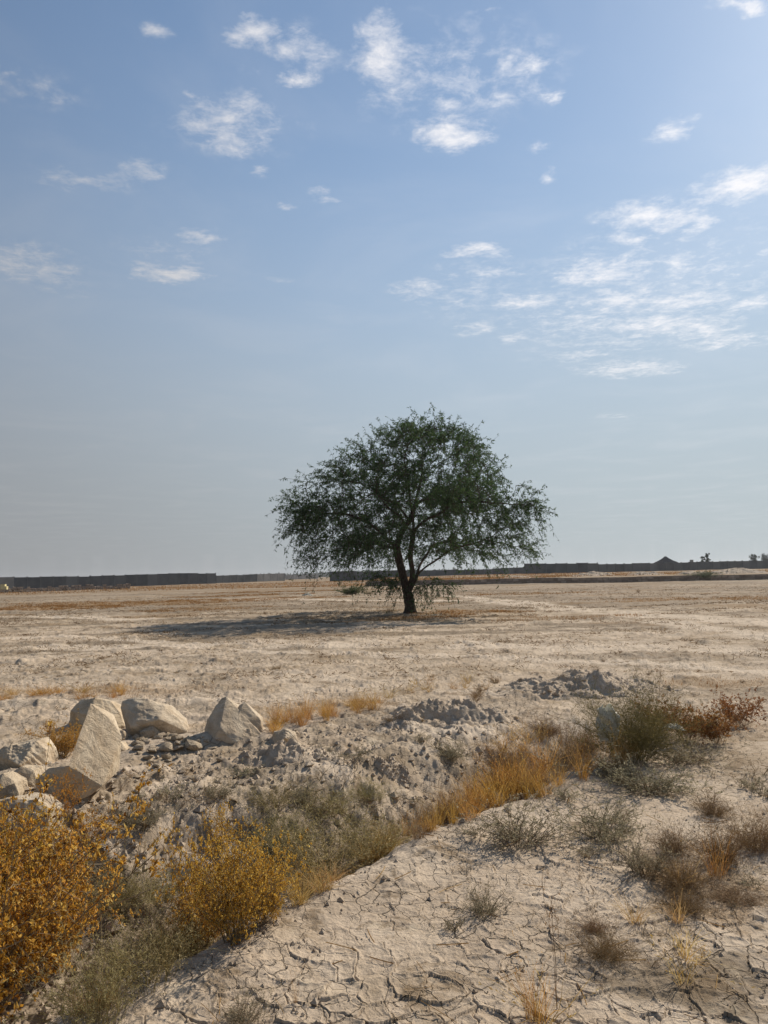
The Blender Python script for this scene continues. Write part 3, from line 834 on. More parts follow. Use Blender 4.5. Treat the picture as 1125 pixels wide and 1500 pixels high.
def rock_mesh(name, pts, mat, size, rough=.05, cuts=4, seed=0, smooth_it=0, chips=0):
    """a broken block: convex hull of the given corners, subdivided and given a fractured surface"""
    bm = bmesh.new()
    for grp in (pts if isinstance(pts[0], list) else [pts]):
        vs = [bm.verts.new(p) for p in grp]
        bmesh.ops.convex_hull(bm, input=vs)
    loose = [v for v in bm.verts if not v.link_faces]
    bmesh.ops.delete(bm, geom=loose, context='VERTS')
    bmesh.ops.triangulate(bm, faces=bm.faces)
    Rc = np.random.default_rng(seed + 900)
    ext = np.array([v.co[:] for v in bm.verts]); cen = ext.mean(0)
    for k in range(chips):
        nrm = Rc.normal(0, 1, 3); nrm[2] = abs(nrm[2]) * .8 + .1; nrm /= np.linalg.norm(nrm)
        far = ((np.array([v.co[:] for v in bm.verts]) - cen) @ nrm)
        off = far.max() * Rc.uniform(.82, .95)
        g_ = bmesh.ops.bisect_plane(bm, geom=bm.verts[:] + bm.edges[:] + bm.faces[:], plane_co=Vector(cen + nrm * off), plane_no=Vector(nrm), clear_outer=True)
        ed = [e for e in g_['geom_cut'] if isinstance(e, bmesh.types.BMEdge)]
        if ed: bmesh.ops.holes_fill(bm, edges=ed, sides=0)
    bmesh.ops.triangulate(bm, faces=bm.faces)
    for k in range(cuts):
        long_ = [e for e in bm.edges if e.calc_length() > size * .9 / 2 ** k]
        bmesh.ops.subdivide_edges(bm, edges=long_, cuts=1, use_grid_fill=False)
        bmesh.ops.triangulate(bm, faces=[f for f in bm.faces if len(f.verts) > 3])
    for _ in range(2 + smooth_it):
        bmesh.ops.smooth_vert(bm, verts=bm.verts, factor=.18, use_axis_x=True, use_axis_y=True, use_axis_z=True)
    bm.normal_update()
    co = np.array([v.co[:] for v in bm.verts]); no = np.array([v.normal[:] for v in bm.verts])
    q = co / size * 2.0 + seed * 3.7
    n3 = lambda s, k: perlin(q[:, 0] * s + q[:, 2] * s * .63, q[:, 1] * s + q[:, 2] * s * .77, seed * 13 + k)
    f1, e, idr, ox, oy = voronoi(q[:, 0] * 1.4 + q[:, 2] * .9, q[:, 1] * 1.4 - q[:, 2] * 1.1, seed * 5 + 3)
    disp = .40 * n3(1.2, 1) + .40 * np.abs(n3(2.7, 2)) + .30 * n3(6, 3) + .18 * n3(13, 4) + .9 * (idr - .5) * sstep(0, .15, e)
    co = co + no * (disp * rough * size)[:, None]
    for v, c in zip(bm.verts, co): v.co = c
    me = bpy.data.meshes.new(name); bm.to_mesh(me); bm.free()
    me.shade_smooth()
    me.set_sharp_from_angle(angle=rad(24))
    me.materials.append(mat)
    o = bpy.data.objects.new(name, me); COL.objects.link(o)
    return o

# outlines of the boulders as the photo shows them (photo pixels) with a base point; depth in metres is added front and back
def boulder(label, base, outline, depth=.35, lean=0.0, rough=.05, seed=1, facets=None, group='limestone boulders beside the ditch', mat='limestone', name='boulder', sink=.05, chips=0, bulge=3, split=None):
    g = ground_at(*base)
    dist = g[1]
    k = dist / FPX
    front, back = [], []
    pts = []
    R = np.random.default_rng(seed)
    for (px, py, *dz) in outline:
        x = (px - base[0]) * k; z = (base[1] - py) * k
        if dz:
            pts.append((x, dz[0], z))
        else:
            dd = depth * (.5 + .12 * R.normal())
            pts.append((x, -dd * .25 + lean * z, z)); pts.append((x * .86, dd + lean * z, z * (.80 + .14 * R.uniform())))
    zmin = min(p[2] for p in pts)
    if not split: pts += [(p[0] * .9, p[1] * .9, zmin - sink) for p in pts if p[2] < zmin + .12]
    size = max(max(p[0] for p in pts) - min(p[0] for p in pts), max(p[2] for p in pts) - zmin)
    if not split and not any(len(q) > 2 for q in outline):
        # broken front: a few corners standing out of the face, so the faces meet in edges
        xs_ = [p[0] for p in pts]; zs_ = [p[2] for p in pts]
        for _ in range(bulge):
            pts.append((np.interp(R.uniform(.28, .72), [0, 1], [min(xs_), max(xs_)]), -depth * R.uniform(.38, .62), np.interp(R.uniform(.25, .62), [0, 1], [zmin, max(zs_)])))
    if split:
        if len(split) * 2 == len(pts): split = [s_ for s_ in split for _ in (0, 1)]
        pts = [[p for p, s_ in zip(pts, split) if g_ in s_] for g_ in 'ab']
    o = rock_mesh(name, pts, MAT[mat], size, rough, 6 if size > .25 else 4, seed, 0, chips)
    o.location = g - np.array([0, 0, .035 if size > .25 else .01])
    tag(o, label, 'boulder' if size > .25 else 'rock', group)
    return o

def build_rocks():
    boulder('big pale leaning slab with a sunlit right face and shaded left face', (110, 1168),
            [(119, 1034, .15), (126, 1042, .17), (146, 1062, .21), (160, 1088, .24), (158, 1105, .18), (153, 1143, -.06), (140, 1153, -.09), (118, 1162, -.12), (90, 1172, -.10),
             (54, 1164, .02), (47, 1138, .06), (72, 1119, .0), (117, 1107, -.20), (126, 1080, .0), (112, 1046, .34), (136, 1060, .40), (60, 1150, .40), (150, 1140, .32), (112, 1090, .10), (114, 1124, .1)], rough=.007, seed=3,
            split=['b', 'b', 'b', 'b', 'b', 'ab', 'a', 'a', 'a', 'a', 'a', 'a', 'ab', 'b', 'b', 'b', 'a', 'ab', 'b', 'b'])
    boulder('rounded grey-tan boulder standing behind the big leaning slab', (150, 1064), [(104, 1062), (108, 1034), (122, 1021), (142, 1018), (164, 1023), (178, 1038), (186, 1058), (182, 1068)], .55, rough=.022, seed=4, bulge=5)
    boulder('wide wedge-shaped boulder sloping down to the right', (226, 1074), [(179, 1024), (176, 1032), (186, 1056), (193, 1072), (206, 1078), (252, 1074), (276, 1068), (268, 1056), (240, 1032), (214, 1022), (194, 1020)], .5, rough=.022, seed=5, lean=.25, bulge=5)
    boulder('pointed pyramid-like boulder, rightmost of the large boulders', (342, 1074), [(299, 1068, .0), (303, 1050, .02), (312, 1040, .05), (320, 1021, .14), (328, 1020, .12), (348, 1042, .06), (372, 1060, .02), (386, 1076, -.02), (350, 1077, -.19), (318, 1076, -.18), (303, 1076, -.1), (322, 1028, .40), (306, 1060, .42), (360, 1058, .45), (380, 1076, .35), (328, 1058, -.16), (352, 1068, -.14),
             (338, 1040, .10), (354, 1028, .15), (366, 1041, .12), (379, 1054, .10), (383, 1072, .06), (352, 1066, -.04), (346, 1048, .0), (352, 1038, .36), (374, 1058, .38)], rough=.018, seed=6,
            split=list('aaaaaaaaaaaaaaaaabbbbbbbbb'))
    boulder('brownish block at the left edge with a rough shaded face', (34, 1124), [(-6, 1098), (10, 1086), (30, 1084), (56, 1080), (70, 1092), (72, 1110), (40, 1124), (6, 1128)], .45, rough=.035, seed=7, bulge=4)
    boulder('small boulder leaning against the slab, left of the rubble', (165, 1084), [(144, 1064), (150, 1058), (172, 1060), (184, 1068), (186, 1080), (160, 1086)], .22, rough=.05, seed=8)
    boulder('rounded pale cobble just below the small leaning boulder', (172, 1102), [(160, 1092), (168, 1084), (180, 1087), (188, 1098), (176, 1104), (162, 1104)], .15, rough=.05, seed=9)
    boulder('grey rock at the foot of the orange grass, right of the pyramid boulder', (414, 1086), [(396, 1080), (402, 1066), (420, 1062), (432, 1070), (438, 1084)], .25, rough=.05, seed=10)
    boulder('pale slab half hidden behind the large orange bush', (34, 1236), [(-20, 1170), (20, 1160), (58, 1166), (76, 1180), (74, 1210), (60, 1236), (20, 1236), (-20, 1230)], .4, rough=.03, seed=11)
    boulder('cream block at the left edge below the brownish block', (14, 1172), [(-12, 1140), (8, 1130), (26, 1144), (30, 1160), (22, 1174), (-8, 1174)], .25, rough=.05, seed=12)
    boulder('cream rock wedged between the left edge block and the leaning slab', (40, 1150), [(20, 1128), (34, 1120), (52, 1126), (58, 1144), (40, 1152), (24, 1148)], .2, rough=.05, seed=13)
    boulder('little white stone alone on the rough far bank', (231, 1170), [(225, 1164), (229, 1157), (237, 1160), (240, 1170), (230, 1173)], .06, rough=.04, seed=14)
    boulder('small flat stone in front of the pyramid boulder', (358, 1076), [(345, 1072), (350, 1067), (366, 1066), (370, 1074), (352, 1078)], .1, rough=.05, seed=15)
    # rubble: about ten rock shapes, copied
    R = np.random.default_rng(5)
    protos = []
    for i in range(8):
        p = R.normal(0, 1, (14, 3)); p /= np.linalg.norm(p, axis=1, keepdims=True); p *= np.array([1, .8, .6]) * R.uniform(.7, 1.1, (14, 1))
        protos.append([tuple(q) for q in p])
    made = []
    for i in range(64):
        if i < 46:
            px = np.clip(R.normal(236, 34), 172, 312); py = 1078 + abs(R.normal(0, 13)) + abs(px - 236) * .08
        else:
            px, py = R.uniform(160, 420), R.uniform(1095, 1175)
        s = R.uniform(.030, .075) * (1.0 if i < 46 else .6)
        if i in (3, 11, 20): s *= 1.7
        if i < 8:
            o = rock_mesh('rubble_stone', protos[i], MAT['limestone'], 2.0, .05, 3, 30 + i); made.append(o)
        else:
            o = made[i % 8].copy(); COL.objects.link(o)
        g = ground_at(px, py)
        o.location = (g[0], g[1], g[2] + s * .25); o.scale = (s, s * R.uniform(.8, 1.2), s * R.uniform(.7, 1.1))
        o.rotation_euler = (R.uniform(-.4, .4), R.uniform(-.4, .4), R.uniform(0, 6.28))
        if i < 46: tag(o, 'small broken stone in the rubble pile between the wedge and pyramid boulders', 'stone', 'rubble stones')
        else: tag(o, 'tiny loose stone scattered on the crumbled bank below the boulders', 'stone', 'scattered stones')

OCT_V = np.array([[1, 0, 0], [0, 1, 0], [-1, 0, 0], [0, -1, 0], [0, 0, 1], [0, 0, -1]], float)
OCT_T = np.array([[0, 1, 4], [1, 2, 4], [2, 3, 4], [3, 0, 4], [1, 0, 5], [2, 1, 5], [3, 2, 5], [0, 3, 5]])
# ------------------------------------------------------------------ spoil heaps
def heap(name, label, base, w, h, depth, seed, rot=0.0, prof=None, group=None, mat='loose_soil', res=.016, chunk=1.0, dist=None):
    g = ground_at(*base)
    if dist:
        p_ = far_point(base[0], dist); g = np.array([p_[0], p_[1], hz(*p_)])
    hw = w / 2
    nx = int(min(w * 1.3 / res, 260)); ny = int(min(depth * 1.4 / res, 200))
    U, V = np.meshgrid(np.linspace(-1.25, 1.25, nx), np.linspace(-1.3, 1.3, ny))
    lx = U * hw; ly = V * depth / 2
    c, s = math.cos(rot), math.sin(rot)
    x = g[0] + lx * c - ly * s; y = g[1] + lx * s + ly * c
    t = terrain(x.ravel(), y.ravel()).reshape(x.shape)
    k = 3.2 / max(w, .8)
    wob = .22 * fbm(x * k * 1.3, y * k * 1.3, 3, seed)
    rr_ = np.hypot(U, V) + wob
    rid = np.ones_like(U) if prof is None else np.interp(U, prof[0], prof[1])
    base_ = np.clip(1 - rr_, -.25, 1)
    h = h * .80
    hgt = h * rid * np.where(base_ > 0, base_ ** .8, base_)
    f1, e, idr, ox, oy = voronoi((x * 8 + .5 * perlin(x * 9, y * 9, seed + 3)) / max(w / 2.2, .7), y * 8 / max(w / 2.2, .7), seed + 1)
    f1b, eb, idb, oxb, oyb = voronoi((x * 22 + .4 * perlin(x * 20, y * 20, seed + 4)) / max(w / 2.2, .7), y * 22 / max(w / 2.2, .7), seed + 2)
    m = np.clip(base_ * 3, 0, 1) * h * chunk
    hgt = hgt + m * (.08 * (idr - .4) * sstep(.0, .35, e) + .05 * (idb - .4) * sstep(0, .35, eb) + .06 * (ridged(x * k * 1.5, y * k * 1.5, 3, seed + 5) - 1.2) + .22 * fbm(x * k * 2, y * k * 2, 3, seed + 6) + .10 * fbm(x * k * 6, y * k * 6, 4, seed + 7, .6))
    z = t + hgt - .012
    idx = np.arange(nx * ny).reshape(ny, nx)
    q = np.stack([idx[:-1, :-1], idx[:-1, 1:], idx[1:, 1:], idx[1:, :-1]], -1).reshape(-1, 4)
    G = Geo(); G.add(np.stack([x - g[0], y - g[1], z - g[2]], -1).reshape(-1, 3), quads=q)
    # angular clods and crumbs lying on the slope
    R = np.random.default_rng(seed + 40); V = G.v[0]; on = np.where(hgt.ravel() > -.01)[0]
    m_ = 420; p = V[R.choice(on, m_)]; sz = R.uniform(.004, .014, m_) * np.where(R.uniform(0, 1, m_) < .10, 2.3, 1) * max(w / 1.8, .8)
    C = OCT_V[None] * R.uniform(.55, 1.3, (m_, 6, 1)) * sz[:, None, None] * np.array([1, 1, .8])
    an = R.uniform(0, 6.28, m_); ca, sa = np.cos(an)[:, None], np.sin(an)[:, None]
    C = np.stack([C[..., 0] * ca - C[..., 1] * sa, C[..., 0] * sa + C[..., 1] * ca, C[..., 2] + .3 * C[..., 0]], -1) + (p + np.array([0, 0, 1]) * sz[:, None] * .2)[:, None]
    G.add(C.reshape(-1, 3), tris=(OCT_T[None] + np.arange(m_)[:, None, None] * 6).reshape(-1, 3))
    o = G.build(name, MAT[mat], smooth=True); o.data.set_sharp_from_angle(angle=rad(38)); o.location = g
    tag(o, label, 'soil heap', group)
    return o

def build_heaps():
    heap('soil_heap', 'grey cloddy soil heap in the middle ground, left of the larger heap', (650, 1056), 1.55, .30, .95, 3, -.1, ([-1, -.6, -.1, .2, .7, 1], [.3, .6, 1, .95, .8, .5]), group='spoil heaps beside the ditch')
    heap('soil_heap', 'larger grey soil heap with a peaked top, farther back and to the right', (845, 1012), 2.7, .38, 1.5, 8, -.05, ([-1, -.6, -.2, .15, .5, 1], [.35, .5, .75, 1, .75, .35]), group='spoil heaps beside the ditch')
    heap('soil_heap', 'low bank of dark clods just right of the pyramid boulder', (420, 1112), .95, .20, .55, 13, .1, group='spoil heaps beside the ditch')
    heap('soil_heap', 'small dark clod pile on the ditch bank between the two grassy stretches', (575, 1130), .34, .10, .24, 17, .1, group='spoil heaps beside the ditch')

def build_crumbs():
    """loose crumbs and pebbles no one could count, one mesh"""
    R = np.random.default_rng(77)
    G = Geo()
    oct_v = np.array([[1, 0, 0], [0, 1, 0], [-1, 0, 0], [0, -1, 0], [0, 0, 1], [0, 0, -1]], float)
    oct_t = np.array([[0, 1, 4], [1, 2, 4], [2, 3, 4], [3, 0, 4], [1, 0, 5], [2, 1, 5], [3, 2, 5], [0, 3, 5]])
    n = 16000
    r = 2.2 + 24 * R.uniform(0, 1, n) ** 1.8; a = R.uniform(-.66, .66, n)
    x = r * np.sin(a); y = r * np.cos(a)
    z, d, s, sw, al, endf, rough = terrain(x, y, True)
    keep = R.uniform(0, 1, n) < (.16 + .9 * rough + .35 * sstep(.1, .5, fbm(x * .8, y * .8, 2, 5)))
    x, y, z, rough = x[keep], y[keep], z[keep], rough[keep]
    m = len(x)
    sz = R.uniform(.004, .013, m) * (1 + 1.3 * rough) * np.where(R.uniform(0, 1, m) < .06, 2.0, 1)
    V = oct_v[None] * R.uniform(.6, 1.3, (m, 6, 1)) * sz[:, None, None] * np.array([1, 1, .75])
    an = R.uniform(0, 6.28, m); ca, sa = np.cos(an)[:, None], np.sin(an)[:, None]
    V = np.stack([V[..., 0] * ca - V[..., 1] * sa, V[..., 0] * sa + V[..., 1] * ca, V[..., 2]], -1)
    V += np.stack([x, y, z + sz * .15], -1)[:, None, :]
    t = (oct_t[None] + np.arange(m)[:, None, None] * 6).reshape(-1, 3)
    G.add(V.reshape(-1, 3), tris=t)
    o = G.build('soil_crumbs', MAT['loose_soil'], smooth=False)
    tag(o, 'loose crumbs of dry soil scattered over the mud', 'soil crumbs', kind='stuff')

def build_litter():
    """bits of dry weed and straw lying all over the plain, nobody could count them"""
    R = np.random.default_rng(88)
    n = 26000
    r = np.sqrt(R.uniform(9 ** 2, 85 ** 2, n)) * R.uniform(.35, 1, n) + 4; a = R.uniform(-.56, .56, n)
    x = r * np.sin(a); y = r * np.cos(a)
    w = .10 + 1.4 * fbm(x * .22, y * .5, 4, 15, .6) + .5 * perlin(x * 1.5, y * 1.5, 16)
    k = (R.uniform(0, 1, n) < w) & (y > 9.5)
    x, y, r = x[k], y[k], r[k]; m = len(x); K = 7
    G = Geo()
    sz = R.uniform(.03, .13, m)
    c = np.repeat(np.stack([x, y, terrain(x, y) + .012], 1), K, 0)
    off = R.normal(0, 1, (m * K, 3)) * np.repeat(sz, K)[:, None] * np.array([.9, .9, .0])
    d = R.normal(0, 1, (m * K, 3)); d[:, 2] = np.abs(d[:, 2]) * .5 + .1
    G.quads4(c + off, d, R.normal(0, 1, (m * K, 3)), np.repeat(sz, K) * R.uniform(.5, 1.2, m * K), .0035 + .00016 * np.repeat(r, K), np.clip(R.normal(.3, .25, m * K), 0, 1))
    o = G.build('weed_litter', MAT['twig_brown']); tag(o, 'dark bits of dead weed strewn over the open plain', 'weed litter', kind='stuff')
    G = Geo(); n = 420
    r = 2.4 + 6 * R.uniform(0, 1, n) ** 1.4; a = R.uniform(-.5, .55, n); x = r * np.sin(a); y = r * np.cos(a)
    z, dd, s_, sw, al, ef, ro = terrain(x, y, True)
    k = (s_ < -.08) & (R.uniform(0, 1, n) < .35 + .8 * np.clip(perlin(x * 1.3, y * 1.3, 17) + x * .25, 0, 1)); x, y, z = x[k], y[k], z[k]; m = len(x)
    th = R.uniform(0, 6.28, m); L = R.uniform(.03, .16, m); t = np.linspace(-.5, .5, 5)[None, :]
    bend = R.normal(0, .12, (m, 1)) * (t ** 2)
    P = np.stack([x[:, None] + L[:, None] * (np.cos(th)[:, None] * t - np.sin(th)[:, None] * bend), y[:, None] + L[:, None] * (np.sin(th)[:, None] * t + np.cos(th)[:, None] * bend),
                  z[:, None] + .010 + L[:, None] * np.abs(R.normal(0, .10, (m, 1))) * (t + .5)], 2)
    G.tubes(P, np.full((m, 5), .0017) * R.uniform(.6, 1.4, (m, 1)), 4, R.uniform(.2, 1, m))
    o = G.build('straw_litter', MAT['straw']); tag(o, 'broken straws lying on the cracked mud', 'straw litter', kind='stuff')
# ------------------------------------------------------------------ plant shapes (unit: metres, standing at the origin)
def bez(n, K, h, spread, R, up=1.0, curl=.25, start=.05):
    """n stems leaving a small root area: (n,K,3)"""
    a = R.uniform(0, 2 * math.pi, n); tilt = spread * np.sqrt(R.uniform(0, 1, n))
    d = np.stack([np.cos(a) * tilt, np.sin(a) * tilt, np.full(n, up)], 1); d /= np.linalg.norm(d, axis=1, keepdims=True)
    L = h * R.uniform(.6, 1.05, n)
    t = np.linspace(0, 1, K)[None, :, None]
    b = np.stack([np.cos(a), np.sin(a), np.zeros(n)], 1) * (start * R.uniform(0, 1, (n, 1)))
    P = b[:, None] + d[:, None] * L[:, None, None] * t
    bend = R.normal(0, curl, (n, 3)); bend[:, 2] *= .4
    P += bend[:, None] * L[:, None, None] * t ** 2
    P += np.cumsum(R.normal(0, .02, (n, K, 3)), axis=1) * L[:, None, None] * np.minimum(t * 3, 1)
    P[:, :, 2] = np.maximum(P[:, :, 2], .0)
    P[:, 0, 2] = -.02
    return P

def along(P, m, R, lo=.25, hi=1.0):
    n, K, _ = P.shape
    f = R.uniform(lo, hi, (n, m)) * (K - 1); i0 = np.minimum(f.astype(int), K - 2); fr = (f - i0)[..., None]
    mi = np.arange(n)[:, None]
    b = P[mi, i0] * (1 - fr) + P[mi, i0 + 1] * fr
    d = P[mi, i0 + 1] - P[mi, i0]; d /= np.linalg.norm(d, axis=2, keepdims=True) + 1e-9
    return b.reshape(-1, 3), d.reshape(-1, 3)

def side_shoots(P, m, L, R, K=4, spread=.8, lo=.25, rise=.2):
    b, d = along(P, m, R, lo)
    n = len(b)
    e = d * .6 + R.normal(0, spread, (n, 3)) + np.array([0, 0, rise]); e /= np.linalg.norm(e, axis=1, keepdims=True)
    l = L * R.uniform(.4, 1.1, n)
    t = np.linspace(0, 1, K)[None, :, None]
    Q = b[:, None] + e[:, None] * l[:, None, None] * t + R.normal(0, .25, (n, 1, 3)) * l[:, None, None] * t ** 2
    return Q

def grass_proto(name, mat, n, h, spread, w=.0035, seed=0, curl=.3, start=.06, tint=(.2, .9), seeds=0):
    R = np.random.default_rng(seed); G = Geo()
    P = bez(n, 6, h, spread, R, 1, curl, start)
    a = R.uniform(0, 6.28, n); side = np.stack([np.cos(a), np.sin(a), R.normal(0, .2, n)], 1)
    W = w * R.uniform(.5, 1.2, (n, 1)) * np.array([[1, 1, .9, .75, .5, .08]])
    G.ribbons(P, W, side, R.uniform(*tint, n))
    if seeds:
        b, d = along(P[:seeds], 7, R, .72)
        G.leaves(b, d + R.normal(0, .35, d.shape), R.normal(0, 1, d.shape), .018, .003, R.uniform(.5, 1, len(b)))
    return G.mesh(name, mat)

def shrub_parts(stem_mat, leaf_mat, n, h, spread, shoots, shoot_l, leaves, leaf_l, leaf_w, seed, curl=.3, start=.06, stem_r=.004, up=1.0, fold=.3, shoot_spread=.8, lo=.2, spiky=False, tint=(0, 1), droop=0.0, second=0):
    R = np.random.default_rng(seed)
    St, Lf = Geo(), Geo()
    P = bez(n, 7, h, spread, R, up, curl, start)
    St.tubes(P, stem_r * R.uniform(.6, 1.1, (n, 1)) * np.linspace(1, .35, 7)[None], 3, R.uniform(.2, 1, n))
    Q = side_shoots(P, shoots, shoot_l, R, 4, shoot_spread, lo)
    St.tubes(Q, np.full((len(Q), 4), stem_r * .38) * np.linspace(1, .5, 4)[None], 3, R.uniform(.2, 1, len(Q)))
    if second:
        Q2 = side_shoots(Q, second, shoot_l * .55, R, 4, shoot_spread, .3)
        St.tubes(Q2, np.full((len(Q2), 4), stem_r * .26), 3, R.uniform(.2, 1, len(Q2)))
        Q = np.concatenate([Q, Q2])
    if leaves:
        b, d = along(Q, leaves, R, .15, 1.0)
        q = len(b)
        b[:, 2] = np.maximum(b[:, 2], .005)
        e = d * .5 + R.normal(0, .7, (q, 3)) + np.array([0, 0, .1 - droop])
        tn = np.clip(R.normal((tint[0] + tint[1]) / 2, (tint[1] - tint[0]) / 3.2, q), 0, 1)
        Lf.leaves(b, e, R.normal(0, 1, (q, 3)), leaf_l * R.uniform(.5, 1.3, q), leaf_w * R.uniform(.6, 1.2, q), tn, fold)
        if spiky:
            for _ in range(2):
                e2 = e + R.normal(0, .8, (q, 3))
                Lf.leaves(b, e2, R.normal(0, 1, (q, 3)), leaf_l * R.uniform(.4, .95, q), leaf_w * R.uniform(.5, .9, q), np.clip(tn + R.normal(0, .12, q), 0, 1), fold)
    sm = St.mesh('stems', stem_mat)
    lm = Lf.mesh('leaves', leaf_mat) if leaves else None
    return sm, lm

PROTO = {}
def build_protos():
    M = MAT
    PROTO['orange'] = [shrub_parts(M['stem'], M['orange_leaf'], 46, .62, .85, 15, .15, 6, .018, .0048, 101 + i, .35, .12, .004, spiky=True, lo=.2, tint=(.1, .95), second=1) for i in range(2)]
    PROTO['orange_thin'] = [shrub_parts(M['stem'], M['orange_leaf'], 22, .5, .75, 7, .14, 4, .024, .0055, 111, .35, .10, .0035, spiky=True, lo=.3, tint=(.0, .7), second=1)]
    PROTO['salt'] = [shrub_parts(M['stem'], M['salt_leaf'], 60, .22, 1.6, 7, .07, 9, .011, .0028, 121 + i, .5, .06, .0022, lo=.2, tint=(.1, .95)) for i in range(3)]
    PROTO['salt_small'] = [shrub_parts(M['stem'], M['salt_leaf'], 18, .14, 1.3, 5, .05, 8, .010, .0028, 131 + i, .5, .03, .0018, lo=.15, tint=(.1, .9)) for i in range(2)]
    PROTO['mat'] = [shrub_parts(M['twig_brown'], M['twig_brown'], 90, .24, 2.0, 9, .10, 3, .010, .0016, 141 + i, .7, .08, .0016, lo=.1, second=2) for i in range(2)]
    PROTO['rust'] = [shrub_parts(M['stem'], M['rust_leaf'], 30, .42, .9, 8, .13, 5, .026, .006, 151 + i, .4, .10, .003, spiky=True, lo=.3, tint=(.1, .95), second=1) for i in range(2)]
    PROTO['olive'] = [shrub_parts(M['olive'], M['olive'], 120, .58, 1.05, 13, .20, 4, .016, .0018, 161, .4, .16, .0022, lo=.2, second=2)]
    PROTO['reed'] = [shrub_parts(M['reed'], M['reed'], 110, .38, .85, 6, .10, 5, .022, .0022, 171 + i, .45, .16, .0018, lo=.25, tint=(.0, 1)) for i in range(2)]
    PROTO['scrub'] = [shrub_parts(M['twig_brown'], M['twig_brown'], 26, .2, 1.6, 6, .07, 4, .016, .004, 231 + i, .6, .05, .003, lo=.15) for i in range(2)]
    PROTO['weed'] = [shrub_parts(M['stem'], M['twig_brown'], 5, .11, .9, 4, .04, 4, .010, .0022, 181 + i, .4, .01, .0018, lo=.3) for i in range(3)]
    PROTO['stalk'] = [shrub_parts(M['twig_brown'], M['twig_brown'], 1, .34, .15, 10, .05, 3, .010, .002, 191, .15, .0, .0035, lo=.35),
                      shrub_parts(M['stem'], M['rust_leaf'], 2, .34, .4, 8, .06, 3, .012, .002, 192, .25, .01, .0028, lo=.5)]
    PROTO['green'] = [shrub_parts(M['stem'], M['green_leaf'], 60, 1.0, .75, 9, .35, 7, .09, .018, 195, .3, .25, .012, lo=.15)]
    PROTO['grass_orange'] = [(grass_proto('blades', M['orange_grass'], 84, .34, .9, .0026, 201 + i, .5, .11, (.1, .95), 24), None) for i in range(3)]
    PROTO['grass_brown'] = [(grass_proto('blades', M['twig_brown'], 80, .32, 1.0, .0026, 241 + i, .55, .10, (.0, .8), 24), None) for i in range(2)]
    PROTO['grass_straw'] = [(grass_proto('blades', M['straw'], 74, .30, 1.0, .0026, 211 + i, .55, .07, (.3, 1.0), 14), None) for i in range(2)]
    PROTO['grass_thin'] = [(grass_proto('blades', M['straw'], 34, .28, .8, .0016, 221 + i, .4, .03, (.0, .9), 8), None) for i in range(2)]

PH_OLD = dict(grass_brown=.30, scrub=.16, orange=.62, orange_thin=.5, salt=.17, salt_small=.13, mat=.17, rust=.42, olive=.52, reed=.38, weed=.11, stalk=.34, green=1.0, grass_orange=.33, grass_straw=.28, grass_thin=.26)
PW_OLD = dict(grass_brown=.45, scrub=.36, orange=.80, orange_thin=.62, salt=.42, salt_small=.20, mat=.48, rust=.62, olive=1.0, reed=.60, weed=.10, stalk=.12, green=1.4, grass_orange=.42, grass_straw=.42, grass_thin=.28)
NAMES = dict(grass_brown='grass_tuft', scrub='dry_weed', orange='thistle_bush', orange_thin='thistle_bush', salt='saltbush', salt_small='saltbush', mat='dead_bush', rust='dead_bush', olive='tumbleweed_bush', reed='reed_clump', weed='dry_weed', stalk='dead_stalk', green='green_bush', grass_orange='grass_tuft', grass_straw='grass_tuft', grass_thin='grass_tuft')
CATS = dict(grass_brown='grass tuft', scrub='weed', orange='bush', orange_thin='bush', salt='shrub', salt_small='shrub', mat='bush', rust='bush', olive='bush', reed='reed clump', weed='weed', stalk='dead stalk', green='bush', grass_orange='grass tuft', grass_straw='grass tuft', grass_thin='grass tuft')
PH, PW = {}, {}
def measure_protos():
    for k, lst in PROTO.items():
        V = []
        for sm, lm in lst[:1]:
            for me in (sm, lm):
                if me is None: continue
                a = np.empty(len(me.vertices) * 3, np.float32); me.vertices.foreach_get('co', a); V.append(a.reshape(-1, 3))
        V = np.concatenate(V)
        PH[k] = float(np.percentile(V[:, 2], 99.6))
        PW[k] = float(np.percentile(V[:, 0], 98.5) - np.percentile(V[:, 0], 1.5))
        print(k, round(PH[k], 3), round(PW[k], 3), PH_OLD[k], PW_OLD[k])
_pc = {}
_RP = np.random.default_rng(99)

def plant(kind, px, py, w_px, h_px, label, group=None, tilt=0.0, cat=None, name=None, at=None):
    """a plant of about w_px by h_px photo pixels rooted where the pixel meets the ground"""
    g = ground_at(px, py) if at is None else np.array(at, float)
    k = math.hypot(g[0], g[1]) / FPX
    i = _pc.get(kind, 0); _pc[kind] = i + 1
    sm, lm = PROTO[kind][i % len(PROTO[kind])]
    sx = w_px * k / PW[kind]; sz = h_px * k / PH[kind]
    nm = name or NAMES[kind]
    if lm is None:
        o = bpy.data.objects.new(nm, sm); COL.objects.link(o); o.location = g
    else:
        o = empty(nm, g)
        for part, me in (('stems', sm), ('leaves', lm)):
            c = bpy.data.objects.new(part, me); COL.objects.link(c); c.parent = o
    o.rotation_euler = (_RP.normal(0, .05), tilt + _RP.normal(0, .05), _RP.uniform(0, 6.28) if not tilt else 0)
    o.scale = (sx, sx, sz)
    tag(o, label, cat or CATS[kind], group)
    return o
